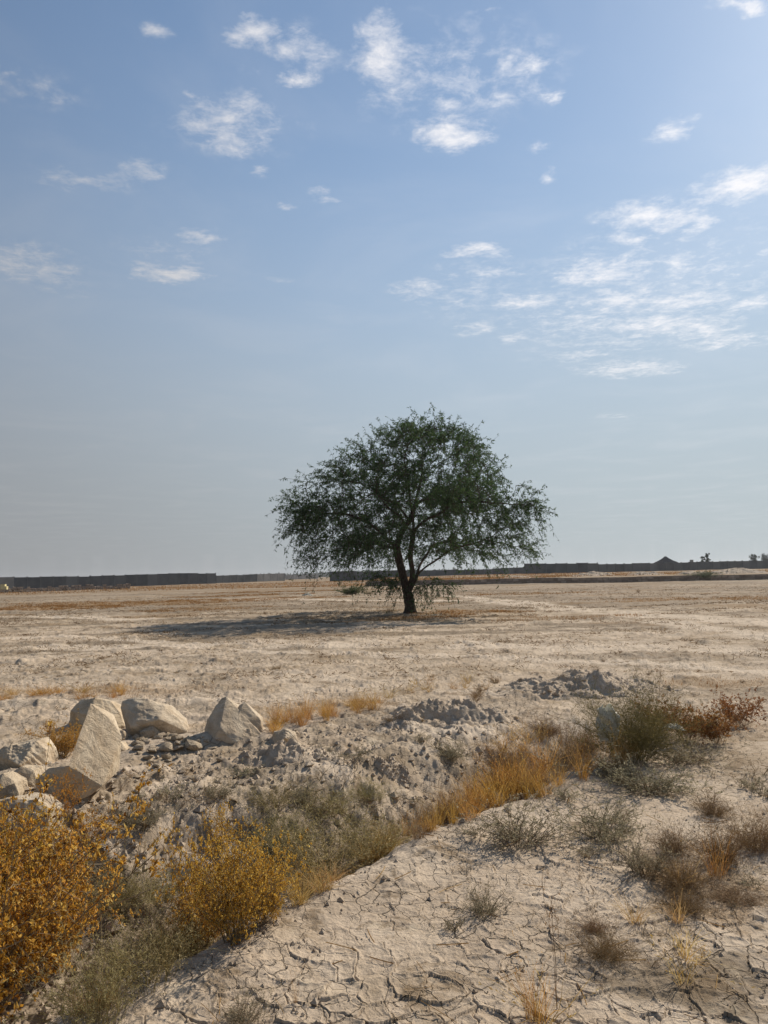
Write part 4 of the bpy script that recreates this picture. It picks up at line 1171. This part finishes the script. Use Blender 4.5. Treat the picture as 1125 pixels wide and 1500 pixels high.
# ------------------------------------------------------------------ planting, by where the plants stand in the photograph
def build_plants():
    build_protos(); measure_protos()
    # thistle-like dead bushes, orange
    plant('orange', -55, 1500, 370, 292, 'largest orange thistle bush, filling the lower left corner')
    plant('orange', 20, 1370, 170, 150, 'orange thistle bush behind the corner bush, against the pale slab')
    plant('orange', -70, 1330, 150, 150, 'orange thistle bush cut off by the left edge, beside the cream block')
    plant('orange', 345, 1376, 150, 165, 'bushy orange thistle in the middle of the ditch, left of the reeds')
    plant('orange', -15, 1450, 240, 215, 'golden thistle bush in the middle of the lower left mass')
    plant('orange', 76, 1420, 110, 130, 'golden thistle bush at the right edge of the lower left mass')
    plant('orange', 300, 1388, 120, 120, 'fuller orange thistle just left of the mid-ditch bush')
    plant('orange', 385, 1350, 90, 104, 'orange thistle between the mid-ditch bush and the reeds')
    plant('orange_thin', 285, 1372, 110, 140, 'dark brown-orange thistle leaning against the mid-ditch orange bush')
    plant('orange', 92, 1108, 78, 50, 'small orange bush growing between the rounded boulder and the leaning slab')
    plant('orange_thin', 92, 1205, 60, 66, 'sparse yellow thistle sprigs in front of the leaning slab')
    plant('orange_thin', 135, 1250, 70, 60, 'low yellow sprig at the right foot of the pale slab')
    plant('orange_thin', 320, 1250, 60, 70, 'thin yellow sprig on the far bank above the mid-ditch bush')
    # reeds
    for px, py, w, h, lb in ((470, 1285, 190, 92, 'widest grey-green reed clump, in the bend of the ditch'), (545, 1248, 120, 66, 'grey-green reeds at the right end of the reed bed, next to orange grass'),
                             (410, 1250, 130, 68, 'grey-green reeds on the far side of the bend, behind the orange bush'), (215, 1440, 150, 105, 'pale green reed clump at the right foot of the corner bush'),
                             (140, 1495, 150, 115, 'olive reeds along the bottom edge beside the corner bush'), (265, 1400, 110, 70, 'grey reeds between corner reeds and mid-ditch bush'),
                             (170, 1330, 110, 62, 'thin grey reeds in the ditch right of the corner bush top'), (235, 1320, 100, 52, 'faded reeds on the far bank below the rubble'),
                             (480, 1190, 110, 40, 'low green growth along the top of the far bank'), (400, 1180, 90, 36, 'short green growth below the clod bank'), (540, 1170, 70, 30, 'green sprigs beside the small clod pile')):
        plant('reed', px, py, w, h, lb, 'grey-green reeds in the ditch')
    # orange grass filling the ditch
    R = np.random.default_rng(4)
    def row(n, pts, jx, jy, w, h, kind, label, group):
        pts = np.array(pts, float)
        for i in range(n):
            t = R.uniform(0, len(pts) - 1); j = min(int(t), len(pts) - 2); p = pts[j] + (pts[j + 1] - pts[j]) * (t - j)
            plant(kind, p[0] + R.uniform(-jx, jx), p[1] + R.uniform(-jy, jy), w * R.uniform(.7, 1.3), h * R.uniform(.7, 1.25), label, group)
    row(9, [(690, 1170), (740, 1150), (790, 1132), (850, 1108)], 26, 18, 70, 50, 'grass_brown', 'dark brown dry tuft among the dense orange grass', 'brown tufts in the orange grass')
    row(26, [(690, 1178), (740, 1160), (790, 1142), (850, 1118)], 24, 22, 64, 50, 'grass_orange', 'dense orange grass tuft filling the ditch left of the tumbleweed bush', 'orange grass left of the tumbleweed')
    row(8, [(600, 1226), (640, 1200), (690, 1180)], 16, 12, 52, 38, 'grass_brown', 'dark brown tuft between the reeds and the dense orange grass', 'brown tufts by the reeds')
    row(12, [(600, 1232), (640, 1208), (690, 1188)], 16, 12, 48, 40, 'grass_orange', 'orange grass tuft in the narrow ditch between reeds and dense grass', 'orange grass beside the reeds')
    row(9, [(880, 1128), (930, 1100)], 20, 10, 40, 56, 'grass_straw', 'tall straw tuft at the foot of the tumbleweed bush', 'straw below the tumbleweed')
    row(16, [(425, 1325), (500, 1285), (590, 1238)], 10, 6, 60, 50, 'grass_straw', 'straw tuft along the near lip of the reed bed', 'straw on the ditch lip')
    row(12, [(110, 1492), (190, 1440), (290, 1380)], 16, 8, 54, 48, 'grass_straw', 'brown straw tuft on the ditch lip in the lower left', 'straw on the lower left lip')
    row(12, [(700, 1110), (770, 1090), (840, 1075)], 18, 8, 44, 28, 'grass_thin', 'sparse dry tuft on the far bank above the dense orange grass', 'dry tufts on the far bank')
    # tufts behind the boulders
    plant('grass_orange', 478, 1056, 30, 46, 'tallest upright orange tuft behind the ditch, middle left')
    row(14, [(395, 1068), (430, 1058), (466, 1054)], 12, 8, 36, 34, 'grass_orange', 'short orange tuft between the grey rock and the tallest tuft', 'orange tufts near the grey rock')
    row(12, [(480, 1050), (520, 1040), (560, 1028)], 14, 8, 34, 22, 'grass_orange', 'orange tuft right of the tallest tuft, behind the ditch', 'orange tufts behind the ditch')
    row(9, [(500, 1050), (545, 1036), (600, 1020)], 10, 8, 36, 24, 'grass_thin', 'thin dry tuft behind the left soil heap', 'thin tufts behind the left heap')
    row(15, [(-20, 1022), (90, 1020), (210, 1014)], 8, 6, 44, 15, 'grass_orange', 'orange tuft in the row on the flat behind the left boulders', 'row of orange tufts behind the boulders')
    plant('grass_orange', 178, 1018, 28, 30, 'tallest orange tuft in the row behind the rounded boulder')
    row(14, [(560, 1018), (640, 1004), (720, 1000)], 20, 10, 24, 16, 'grass_thin', 'sparse tuft on the plain behind the two soil heaps', 'sparse tufts behind the heaps')
    row(10, [(740, 1010), (690, 1030), (560, 1070)], 18, 12, 24, 14, 'scrub', 'little dark weed around the foot of the soil heaps', 'weeds around the heaps')
    # tumbleweed and rusty bushes, right
    plant('olive', 925, 1112, 150, 116, 'large olive tumbleweed bush at the right end of the ditch')
    plant('rust', 1008, 1086, 100, 58, 'rust-brown bush right of the tumbleweed bush')
    plant('rust', 1085, 1066, 80, 46, 'airy rust bush, farthest right by the frame edge')
    plant('rust', 1050, 1090, 70, 48, 'low rust bush in front of the airy one')
    plant('rust', 965, 1075, 80, 44, 'rust growth just behind the tumbleweed bush')
    plant('mat', 800, 1076, 70, 30, 'dark brown twiggy mat on the far bank beside the bag')
    plant('mat', 860, 1102, 60, 44, 'dark twigs under the caught bag')
    plant('mat', 1030, 1075, 90, 30, 'brown twig mat between the rust bushes')
    plant('mat', 735, 1130, 90, 44, 'dark brown twigs behind the dense orange grass')
    plant('mat', 300, 1340, 90, 60, 'dark brown twig tangle behind the mid-ditch orange bush')
    # saltbush
    for px, py, w, h, kd, lb in ((950, 1158, 150, 50, 'salt', 'broad grey saltbush below the tumbleweed bush'), (1005, 1118, 110, 38, 'salt', 'grey saltbush right of the tumbleweed, below the rust bushes'),
                                 (905, 1142, 80, 34, 'salt', 'grey saltbush at the end of the orange grass'), (762, 1236, 140, 66, 'salt', 'big grey saltbush on the near lip of the ditch'), (885, 1228, 120, 56, 'salt', 'grey saltbush right of the lip saltbush'),
                                 (945, 1284, 84, 66, 'salt', 'upright grey saltbush amid the brown growth at right'), (712, 1338, 74, 36, 'salt', 'lone small grey saltbush on the cracked mud'), (664, 1362, 42, 28, 'salt_small', 'tiny grey shrub left of the lone saltbush'),
                                 (205, 1214, 84, 46, 'salt', 'round grey saltbush on the far bank below the slab'), (245, 1176, 46, 34, 'salt_small', 'brownish small shrub next to the little white stone'), (660, 1110, 62, 30, 'salt', 'grey saltbush below the left soil heap'),
                                 (618, 1086, 40, 18, 'salt_small', 'tiny shrub at the left foot of the soil heap'), (358, 1498, 74, 42, 'salt', 'grey-green saltbush cut by the bottom edge'), (318, 1168, 60, 28, 'salt', 'flat grey shrub on the rough bank, left of the clods'),
                                 (440, 1170, 60, 26, 'salt', 'flat grey shrub below the clod bank'), (350, 1140, 50, 24, 'salt_small', 'small dark shrub at the foot of the clod bank'), (1118, 1168, 50, 30, 'salt_small', 'small shrub cut by the right edge, upper'),
                                 (1105, 1300, 46, 20, 'salt_small', 'dark little shrub near the right edge'), (830, 1170, 60, 24, 'salt_small', 'flat shrub on the pale mud behind the lip saltbush'), (905, 1205, 60, 30, 'salt_small', 'small saltbush behind the right lip saltbush'),
                                 (865, 1255, 60, 24, 'salt_small', 'low shrub in front of the right lip saltbush'), (700, 1225, 50, 26, 'salt_small', 'small shrub at the left end of the lip saltbush'), (1100, 1155, 40, 22, 'salt_small', 'dark low shrub on the pale mud at far right'),
                                 (520, 1110, 60, 22, 'salt_small', 'low grey shrub on the pale strip right of the clod bank'), (470, 1105, 50, 18, 'salt_small', 'low grey shrub beside the clod bank'), (130, 1290, 80, 40, 'salt', 'grey shrub in the ditch beside the corner bush')):
        plant(kd, px, py, w, h, lb, 'grey saltbushes')
    # brown dead mats, right
    for px, py, w, h, lb in ((890, 1404, 100, 48, 'dark dead mat bush lying on the cracked mud'), (1000, 1300, 100, 56, 'brown dead bush behind the straw tufts'), (1060, 1262, 80, 62, 'red-brown dead bush at right, middle'),
                             (1110, 1245, 90, 60, 'brown dead bush cut by the right edge'), (985, 1248, 70, 44, 'brown twigs right of the upright saltbush'), (1080, 1320, 110, 24, 'flat dark litter of twigs by the right edge'),
                             (1005, 1335, 80, 40, 'low brown twigs behind the fallen straw'), (870, 1365, 50, 24, 'small dark twig mat behind the dead mat bush'), (1045, 1195, 60, 34, 'brown twigs above the red-brown bush')):
        plant('mat', px, py, w, h, lb, 'dead brown bushes on the right')
    plant('grass_straw', 930, 1352, 62, 52, 'pale straw tuft behind the dark dead mat')
    plant('grass_straw', 992, 1352, 46, 50, 'pale straw tuft between brown twigs at right')
    plant('grass_straw', 1000, 1300, 56, 60, 'straw tuft standing in the brown dead bush')
    plant('grass_orange', 1050, 1285, 70, 70, 'rust-orange tuft at right, above the twig litter')
    plant('grass_straw', 1010, 1405, 110, 44, 'fallen straw clump, bent over to the right', tilt=.5)
    plant('grass_orange', 785, 1494, 84, 100, 'orange-straw tuft at the bottom edge')
    plant('grass_thin', 800, 1500, 120, 60, 'brown thin grass around the bottom edge tuft')
    plant('grass_thin', 1000, 1440, 90, 60, 'long pale stalks in front of the fallen straw')
    plant('stalk', 822, 1410, 16, 90, 'tall thin dead stalk left of the dead mat')
    plant('stalk', 816, 1480, 20, 120, 'tall rusty stalk beside the bottom edge tuft')
    plant('stalk', 967, 1022, 14, 42, 'thin dark stalk standing behind the right soil heap')
    plant('grass_thin', 433, 1470, 20, 60, 'single pale straw stalk on the bare mud near the bottom')
    for px, py, w, h, lb in ((405, 982, 30, 11, 'dark weed on the open plain left of centre'), (935, 868, 8, 7, 'dark twig sticking up on the far plain at right'), (570, 898, 22, 12, 'green weed at the left foot of the tree')):
        plant('scrub', px, py, w, h, lb)
    row(34, [(820, 1320), (860, 1290), (900, 1330), (850, 1350), (700, 1280), (640, 1300)], 46, 26, 14, 15, 'weed', 'tiny dark weed stub on the cracked mud', 'weed stubs on the cracked mud')
    row(26, [(560, 1200), (500, 1150), (300, 1180), (220, 1150), (180, 1260)], 40, 22, 28, 22, 'weed', 'small dry weed on the rough far bank', 'weeds on the far bank')
    row(22, [(1100, 1130), (1050, 1180), (1080, 1350), (960, 1400), (900, 1440)], 40, 30, 22, 16, 'weed', 'small dark weed on the mud at right', 'weeds on the right')
    row(34, [(60, 985), (300, 968), (600, 975), (900, 975), (1100, 1000)], 50, 22, 13, 5, 'scrub', 'little dry weed out on the open plain', 'weeds on the open plain')
    # far green bush and its pale neighbour
    plant('green', 514, 871, 40, 14, 'round green bush left of the tree trunk, far off')
    plant('salt', 540, 871, 20, 8, 'pale grey bush next to the far green bush', name='grey_bush')
    plant('green', 1030, 847, 36, 10, 'green bush on the terrace behind the stone wall')

def build_far_grass():
    """dry grass of the far plain, nobody could count it"""
    R = np.random.default_rng(41); G = Geo()
    def patch(n, cx, cy, rx, ry, h, tint=(.1, .9)):
        a = R.uniform(0, 6.28, n); u = np.sqrt(R.uniform(0, 1, n))
        x = cx + rx * u * np.cos(a); y = cy + ry * u * np.sin(a)
        k = R.uniform(0, 1, n) < .5 + 1.2 * perlin(x * .5, y * .5, 43) + .3 * perlin(x * 2, y * 2, 44)
        x, y = x[k], y[k]; m = len(x)
        z = terrain(x, y)
        d = R.normal(0, .35, (m, 3)); d[:, 2] = 1
        hh = h * R.uniform(.4, 1.2, m) * (1 + .5 * perlin(x * .8, y * .8, 45))
        wd = .00038 * np.hypot(x, y) * R.uniform(.5, 1.3, m)
        b = np.stack([x, y, z - .02], 1)
        an = R.uniform(0, 6.28, m); s = np.stack([np.cos(an), np.sin(an), 0 * an], 1) * wd[:, None]
        tip = b + d * hh[:, None]
        V = np.stack([b - s, b + s, tip], 1).reshape(-1, 3)
        G.add(V, tris=np.arange(m * 3).reshape(-1, 3), tint=np.repeat(R.uniform(*tint, m), 3))
    for (px, py, rx, ry, k) in GRASS_PATCHES:
        c = flat_at(px, py)
        patch(int(2400 * min(rx * ry, 26) ** .6 * k), c[0], c[1], rx, ry, .10 if py < 950 else .06)
    for (cx, cy, rx, ry, n) in ((-45, 128, 45, 26, 12000), (-20, 165, 60, 30, 9000), (0, 118, 22, 9, 5000), (22, 128, 22, 12, 9000), (45, 135, 30, 14, 8000), (5, 190, 60, 20, 6000), (60, 160, 30, 20, 3000)):
        patch(n, cx, cy, rx, ry, .26)
    o = G.build('dry_grass', MAT['far_grass'])
    tag(o, 'short dry orange grass spread over the far plain', 'grass', kind='stuff')

# ------------------------------------------------------------------ walls and buildings far off
def box(G, x0, x1, y0, y1, z0, z1, tint=0.0, M=None):
    v = np.array([[x, y, z] for z in (z0, z1) for y in (y0, y1) for x in (x0, x1)], float)
    if M is not None: v = v @ M[:3, :3].T + M[:3, 3]
    q = [(0, 2, 3, 1), (4, 5, 7, 6), (0, 1, 5, 4), (2, 6, 7, 3), (0, 4, 6, 2), (1, 3, 7, 5)]
    G.add(v, quads=q, tint=tint)

def far_point(px, dist):
    d = ray(px, 840); s = dist / d[1]
    return np.array([d[0] * s, dist])

def boundary_wall(label, px0, d0, px1, d1, y0, y1, mat, bay=3.0, posts=True):
    """concrete panel wall between two points of the plain; its top passes the photo heights y0 and y1"""
    a, b = far_point(px0, d0), far_point(px1, d1)
    L = np.linalg.norm(b - a); u = (b - a) / L; nrm = np.array([-u[1], u[0]])
    za = EYE + ray(px0, y0)[2] / ray(px0, y0)[1] * d0; zb = EYE + ray(px1, y1)[2] / ray(px1, y1)[1] * d1
    n = max(int(L / bay), 1)
    root = empty('boundary_wall', (a[0], a[1], hz(*a)))
    W, C = Geo(), Geo()
    def slab(G, s0, s1, t0, t1, zlo, zhi, k):
        P = []
        for s in (s0, s1):
            for t in (t0, t1):
                p = a + u * s + nrm * t - a
                P.append((p[0], p[1]))
        zt0 = za + (zb - za) * s0 / L - root.location[2]; zt1 = za + (zb - za) * s1 / L - root.location[2]
        lo = zlo
        v = [(P[0][0], P[0][1], lo if lo is not None else -1.5), (P[2][0], P[2][1], lo if lo is not None else -1.5), (P[3][0], P[3][1], lo if lo is not None else -1.5), (P[1][0], P[1][1], lo if lo is not None else -1.5)]
        v += [(P[0][0], P[0][1], zt0 + zhi), (P[2][0], P[2][1], zt1 + zhi), (P[3][0], P[3][1], zt1 + zhi), (P[1][0], P[1][1], zt0 + zhi)]
        G.add(v, quads=[(3, 2, 1, 0), (4, 5, 6, 7), (0, 1, 5, 4), (1, 2, 6, 5), (2, 3, 7, 6), (3, 0, 4, 7)], tint=k)
    R = np.random.default_rng(int(px0) + 500)
    for i in range(n):
        slab(W, L * i / n, L * (i + 1) / n, -.10, .10, None, R.uniform(-.09, .09), R.uniform(0, 1) ** 2)
    if posts:
        for i in range(n + 1):
            s = L * i / n
            slab(C, max(s - .15, 0), min(s + .15, L), -.16, .16, None, .12, .5)
    W.build('wall_panel', MAT[mat], root)
    if posts: C.build('wall_posts', MAT[mat], root)
    tag(root, label, 'wall', 'concrete boundary walls')
    return root

def stone_wall(label, P0, P1, h, z_of, seed, thick=.5, rubble=False):
    a, b = np.array(P0, float), np.array(P1, float)
    L = np.linalg.norm(b - a); u = (b - a) / L; nrm = np.array([-u[1], u[0]])
    R = np.random.default_rng(seed)
    root = empty('stone_wall', (a[0], a[1], z_of(*a)))
    G, Cc = Geo(), Geo()
    s = 0.0
    courses = 2 if not rubble else 3
    ang = math.atan2(u[1], u[0]); ca, sa = math.cos(ang), math.sin(ang)
    z0 = root.location[2]
    def M(s_, z_): 
        p = u * s_
        m = np.eye(4); m[:2, :2] = [[ca, -sa], [sa, ca]]; m[:3, 3] = (p[0], p[1], z_); return m
    for c in range(courses):
        s = R.uniform(-.3, 0)
        ch = h / courses
        while s < L:
            w = R.uniform(.45, 1.0) if not rubble else R.uniform(.3, .7)
            gap = R.uniform(.03, .12)
            if not (rubble and c == courses - 1 and R.uniform() < .45):
                gz = z_of(*(a + u * min(max(s, 0), L))) - z0
                zz0 = gz + c * ch - (.15 if c == 0 else -.01); zz1 = gz + (c + 1) * ch * R.uniform(.93, 1.05) - .02
                j = R.uniform(-.06, .06)
                v = np.array([[x, y, z] for z in (zz0, zz1) for y in (-thick / 2 + j, thick / 2 + j) for x in (0.0, w - gap)], float)
                v += R.normal(0, .025, v.shape)
                v = v @ M(s, 0)[:3, :3].T + M(s, 0)[:3, 3]
                G.add(v, quads=[(0, 2, 3, 1), (4, 5, 7, 6), (0, 1, 5, 4), (2, 6, 7, 3), (0, 4, 6, 2), (1, 3, 7, 5)], tint=R.uniform(.0, 1.0))
            s += w
    if not rubble:
        n = int(L / 2)
        for i in range(n):
            s0, s1 = L * i / n, L * (i + 1) / n
            gz = z_of(*(a + u * s0)) - z0
            box(Cc, 0, s1 - s0 - .01, -thick / 2 + .12, thick / 2 + .35, gz + -.2, gz + h + .03, 0, M(s0, 0))
        Cc.build('wall_core', MAT['mortar'], root)
    G.build('wall_stones', MAT['wall_stone'], root)
    tag(root, label, 'stone wall')
    return root

def crown_tree(name, label, px, dist, h, w, seed, cat='tree', group=None):
    R = np.random.default_rng(seed)
    p = far_point(px, dist); z0 = hz(*p)
    root = empty(name, (p[0], p[1], z0))
    T = Geo(); n = 9
    T.tubes(np.array([[[0, 0, -.3], [.05, 0, h * .3], [0, .05, h * .6]]]), np.array([[h * .03, h * .024, h * .012]]), 6)
    tips = np.stack([R.normal(0, w * .25, n), R.normal(0, w * .25, n), h * R.uniform(.55, .9, n)], 1)
    P = np.stack([np.tile([[.0, 0, h * .35]], (n, 1)), tips * np.array([.5, .5, .8]), tips], 1)
    T.tubes(P, np.tile([[h * .014, h * .009, h * .003]], (n, 1)), 4)
    T.build('trunk', MAT['bark'], root)
    Lf = Geo()
    c = np.stack([R.normal(0, w * .24, 34), R.normal(0, w * .24, 34), h * R.uniform(.42, .97, 34)], 1)
    q = 2600
    i = R.integers(0, 34, q)
    b = c[i] + R.normal(0, w * .085, (q, 3))
    Lf.leaves(b, R.normal(0, 1, (q, 3)), R.normal(0, 1, (q, 3)), h * R.uniform(.03, .06, q), h * .013, np.clip(R.normal(.5, .25, q), 0, 1))
    Lf.build('crown', MAT['far_leaf'], root)
    tag(root, label, cat, group)

def build_far():
    # left run
    boundary_wall('rough lighter panel wall end at the extreme left', -60, 178, 20, 186, 846, 845, 'pale_concrete')
    boundary_wall('long dark boundary wall on the left, nearest section', 20.5, 190, 132, 204, 845.5, 844, 'dark_concrete')
    boundary_wall('dark boundary wall on the left, middle section', 132.5, 206, 247, 222, 843.5, 840.6, 'dark_concrete')
    boundary_wall('dark boundary wall on the left, last tall section before the step down', 247.5, 224, 316, 236, 840.0, 839.8, 'dark_concrete')
    boundary_wall('lower dark wall section right of the step down', 316.5, 262, 376, 278, 843.4, 841.0, 'dark_concrete')
    boundary_wall('short lighter wall end before the gap', 376.5, 280, 417, 292, 841.0, 840.0, 'pale_concrete')
    boundary_wall('distant pale wall seen through the gap', 418, 420, 466, 440, 842.6, 841.6, 'pale_concrete', posts=False)
    # right run
    boundary_wall('dark wall beginning right of the gap, left of the tree', 483, 212, 522, 214, 837.2, 836.2, 'dark_concrete')
    boundary_wall('dark wall directly behind the tree', 522.5, 216, 612, 222, 837.4, 834.4, 'dark_concrete')
    boundary_wall('dark wall emerging right of the tree trunk', 612.5, 224, 722, 232, 836.0, 833.6, 'dark_concrete')
    boundary_wall('dark stepped wall section right of the tree, low', 722.5, 234, 768, 236, 832.4, 830.6, 'dark_concrete')
    boundary_wall('tall dark wall block, highest step on the right', 768.5, 200, 876, 206, 826.0, 824.6, 'dark_concrete')
    boundary_wall('long dark wall below the pavilion roof', 876.5, 210, 1010, 226, 826.4, 823.8, 'dark_concrete')
    boundary_wall('long dark wall running out of the frame at right', 1010.5, 228, 1190, 250, 823.4, 819.0, 'dark_concrete')
    # retaining stone wall on the right
    tf = lambda x: float(terrace_front(x)) - .25
    def low_side(x, y): return hz(x, y - .6)
    stone_wall('long low dry-stone retaining wall across the right half', (-2.5, tf(-2.5)), (76, tf(76)), .66, low_side, 5)
    stone_wall('low rubble stone wall at the left in front of the dark wall', tuple(far_point(-40, 132)), tuple(far_point(190, 146)), .95, hz, 6, .7, True)
    # pavilion
    p = far_point(976, 262); root = empty('pavilion', (p[0], p[1], hz(*p)))
    zt = EYE + ray(975, 815)[2] / ray(975, 815)[1] * 262 - root.location[2]; ze = EYE + ray(975, 827)[2] / ray(975, 827)[1] * 262 - root.location[2]
    G = Geo(); w = 4.1; wd = w
    prof = [(1.0, 0), (.72, .26), (.42, .52), (.18, .8), (.05, 1.0)]
    V = []; Q = []
    for k, f in prof:
        V += [(-wd * k, -wd * k, ze + (zt - ze) * f), (wd * k, -wd * k, ze + (zt - ze) * f), (wd * k, wd * k, ze + (zt - ze) * f), (-wd * k, wd * k, ze + (zt - ze) * f)]
    for i in range(len(prof) - 1):
        for j in range(4): Q.append((i * 4 + j, i * 4 + (j + 1) % 4, i * 4 + 4 + (j + 1) % 4, i * 4 + 4 + j))
    Q.append((16, 17, 18, 19)); Q.append((3, 2, 1, 0))
    G.add(V, quads=Q); G.build('roof', MAT['roof_sheet'], root)
    for sx in (-1, 1):
        for sy in (-1, 1):
            g = Geo(); box(g, sx * 3.3 - .15, sx * 3.3 + .15, sy * 3.3 - .15, sy * 3.3 + .15, -.3, ze + .05); g.build('post', MAT['dark_concrete'], root)
    tag(root, 'dark pyramid-roofed pavilion rising above the long wall at right', 'pavilion')
    # tank on a roof beyond the wall
    p = far_point(1014, 262); o = empty('water_tank', (p[0], p[1], hz(*p)))
    zt = EYE + ray(1014, 820)[2] / ray(1014, 820)[1] * 262 - o.location[2]
    g = Geo(); box(g, -.45, .45, -.45, .45, zt - 1.0, zt); g.build('tank', MAT['pale_concrete'], o)
    g = Geo()
    for sx in (-.38, .38):
        for sy in (-.38, .38): box(g, sx - .06, sx + .06, sy - .06, sy + .06, -.3, zt - 1.0)
    g.build('stand', MAT['dark_concrete'], o)
    tag(o, 'small pale tank on a stand showing above the wall, right of the pavilion', 'water tank')
    crown_tree('distant_tree', 'small round tree top above the wall, left of the pair', 1030, 275, 4.9, 1.3, 51, group='trees beyond the wall')
    crown_tree('distant_tree', 'taller of the pair of tree tops above the wall', 1037, 275, 5.9, 1.3, 52, group='trees beyond the wall')
    crown_tree('distant_tree', 'tree top above the wall near the right edge', 1106, 280, 5.2, 2.2, 53, group='trees beyond the wall')
    crown_tree('distant_tree', 'broad tree at the right edge beyond the wall', 1124, 285, 5.4, 4.0, 54, group='trees beyond the wall')
    crown_tree('distant_tree', 'spreading tree top above the wall at the right edge', 1140, 282, 5.6, 4.0, 55, group='trees beyond the wall')
    # far wood in the gap of the wall
    R = np.random.default_rng(8); G = Geo()
    n = 5000
    px = R.uniform(380, 800, n); dist = R.uniform(900, 1100, n)
    x = np.array([far_point(a, b)[0] for a, b in zip(px, dist)])
    hh = 4.5 + 2.5 * perlin(x * .02, x * 0 + 1, 3) + 2 * perlin(x * .09, x * 0, 4)
    b = np.stack([x, dist, hh * R.uniform(-.2, 1, n)], 1)
    G.leaves(b, R.normal(0, 1, (n, 3)), R.normal(0, 1, (n, 3)), 3.2, 1.1, np.clip(R.normal(.5, .25, n), 0, 1))
    o = G.build('far_wood', MAT['far_leaf']); tag(o, 'faint line of trees on the horizon in the gap between the walls', 'wood', kind='stuff')
    # earth heaps on the terrace
    for px, py, w, h, lb, sd in ((868, 843, 7.0, .8, 'grey earth heap on the terrace behind the stone wall, left', 21), (945, 844, 6.5, .6, 'pale broken earth heap on the terrace, middle', 22),
                                 (1014, 845, 5.5, .7, 'smooth tan earth heap on the terrace beside the green bush', 23), (1078, 844, 9, 1.1, 'largest smooth earth heap on the terrace, far right', 24), (758, 842, 5, .4, 'small pale heap on the terrace nearest the tree', 25)):
        heap('earth_heap', lb, (px, py), w, h, w * .7, sd, 0, group='earth heaps on the terrace', res=.07, dist=124, chunk=.4 if sd in (23, 24) else 1.0)
    # pale block on the rubble wall
    p = far_point(6, 132); o = empty('block', (p[0], p[1], hz(*p)))
    g = Geo(); box(g, -.45, .3, -.3, .3, .6, 1.5); box(g, .3, .6, -.3, .3, .6, 1.15); g = g.build('block_body', MAT['painted_yellow'], o)
    bpy.data.objects.remove(o); g.name = 'masonry_block'; g.location = (p[0], p[1], hz(*p)); tag(g, 'pale yellow block on the rubble wall at the left edge', 'block')
    # white rags far out on the plain
    g = crumple('white_rag', 450, 874, 13, 5, 61); tag(g, 'white rag lying on the far plain left of the green bush', 'rag')

# ------------------------------------------------------------------ rubbish
def crumple(name, px, py, w_px, h_px, seed, upright=False):
    R = np.random.default_rng(seed)
    g = ground_at(px, py); k = g[1] / FPX
    n = 34
    U, V = np.meshgrid(np.linspace(-.5, .5, n), np.linspace(-.5, .5, n))
    w, h = w_px * k, h_px * k
    f = fbm(U * 4 + seed, V * 4, 4, seed, .6)
    edge = 1 + .22 * perlin(U * 5, V * 5 + seed, seed + 1)
    if upright:
        ang = U * 6.28
        rr_ = w * .46 * np.sqrt(np.clip(1.02 - (1.6 * V + .1) ** 2, .04, 1)) * (1 + .30 * f + .12 * np.sin(ang * 5 + V * 6))
        x = rr_ * np.sin(ang); y = rr_ * -np.cos(ang) * .7; z = (V + .5) * h * edge + .05 * h * f
    else:
        x = U * w * edge; y = V * w * .7 * edge + 0 * f; z = h * (.25 + .9 * np.clip(1 - 2.6 * (U ** 2 + V ** 2), 0, 1) * (.8 + .5 * f))
    idx = np.arange(n * n).reshape(n, n)
    q = np.stack([idx[:-1, :-1], idx[:-1, 1:], idx[1:, 1:], idx[1:, :-1]], -1).reshape(-1, 4)
    G = Geo(); G.add(np.stack([x, y, z], -1).reshape(-1, 3), quads=q)
    o = G.build(name, MAT['bag_film'], smooth=True); o.location = g
    md = o.modifiers.new('thickness', 'SOLIDIFY'); md.thickness = .002
    return o

def build_haze():
    m = bpy.data.materials.new('haze'); m.use_nodes = True
    N = Nodes(m.node_tree)
    v = N.n('ShaderNodeVolumePrincipled'); v.inputs['Color'].default_value = (.86, .90, .95, 1); v.inputs['Density'].default_value = HAZE_D; v.inputs['Anisotropy'].default_value = .3
    o = N.n('ShaderNodeOutputMaterial'); N.l(v.outputs[0], o.inputs['Volume'])
    g = Geo(); box(g, -1400, 1400, -300, 1500, -6, 14.5)
    b = g.build('haze', m); tag(b, 'thin dust haze over the plain', 'haze', kind='stuff')

def build_rubbish():
    o = crumple('plastic_bag', 893, 1116, 32, 50, 71, True); o.location.z += .16; tag(o, 'torn grey-white plastic bag caught upright at the left of the tumbleweed bush', 'plastic bag')
    o = crumple('paper_scrap', 986, 1094, 28, 9, 72); o.location.z += .14; tag(o, 'pale flat scrap lying among the rust bushes', 'scrap')
SUN_E, SKY_S, EXPOSURE = 4.6, .105, .2
SKY_AIR, SKY_DUST, SKY_OZ = 1.0, .32, 1.5
SKY_TINT = (.88, .98, 1.01)
CLOUD_LO, CLOUD_HI = 4.6, 8.6
HAZE_A, HAZE_B = (2.45, 2.48, 2.6), (4.0, 4.5, 4.85)
MAT = {}
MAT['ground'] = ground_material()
make_materials()
build_light()
build_ground()
build_tree()
build_rocks()
build_heaps()
build_crumbs()
build_litter()
build_plants()
build_far_grass()
build_far()
build_rubbish()
HAZE_D = .00022
build_haze()
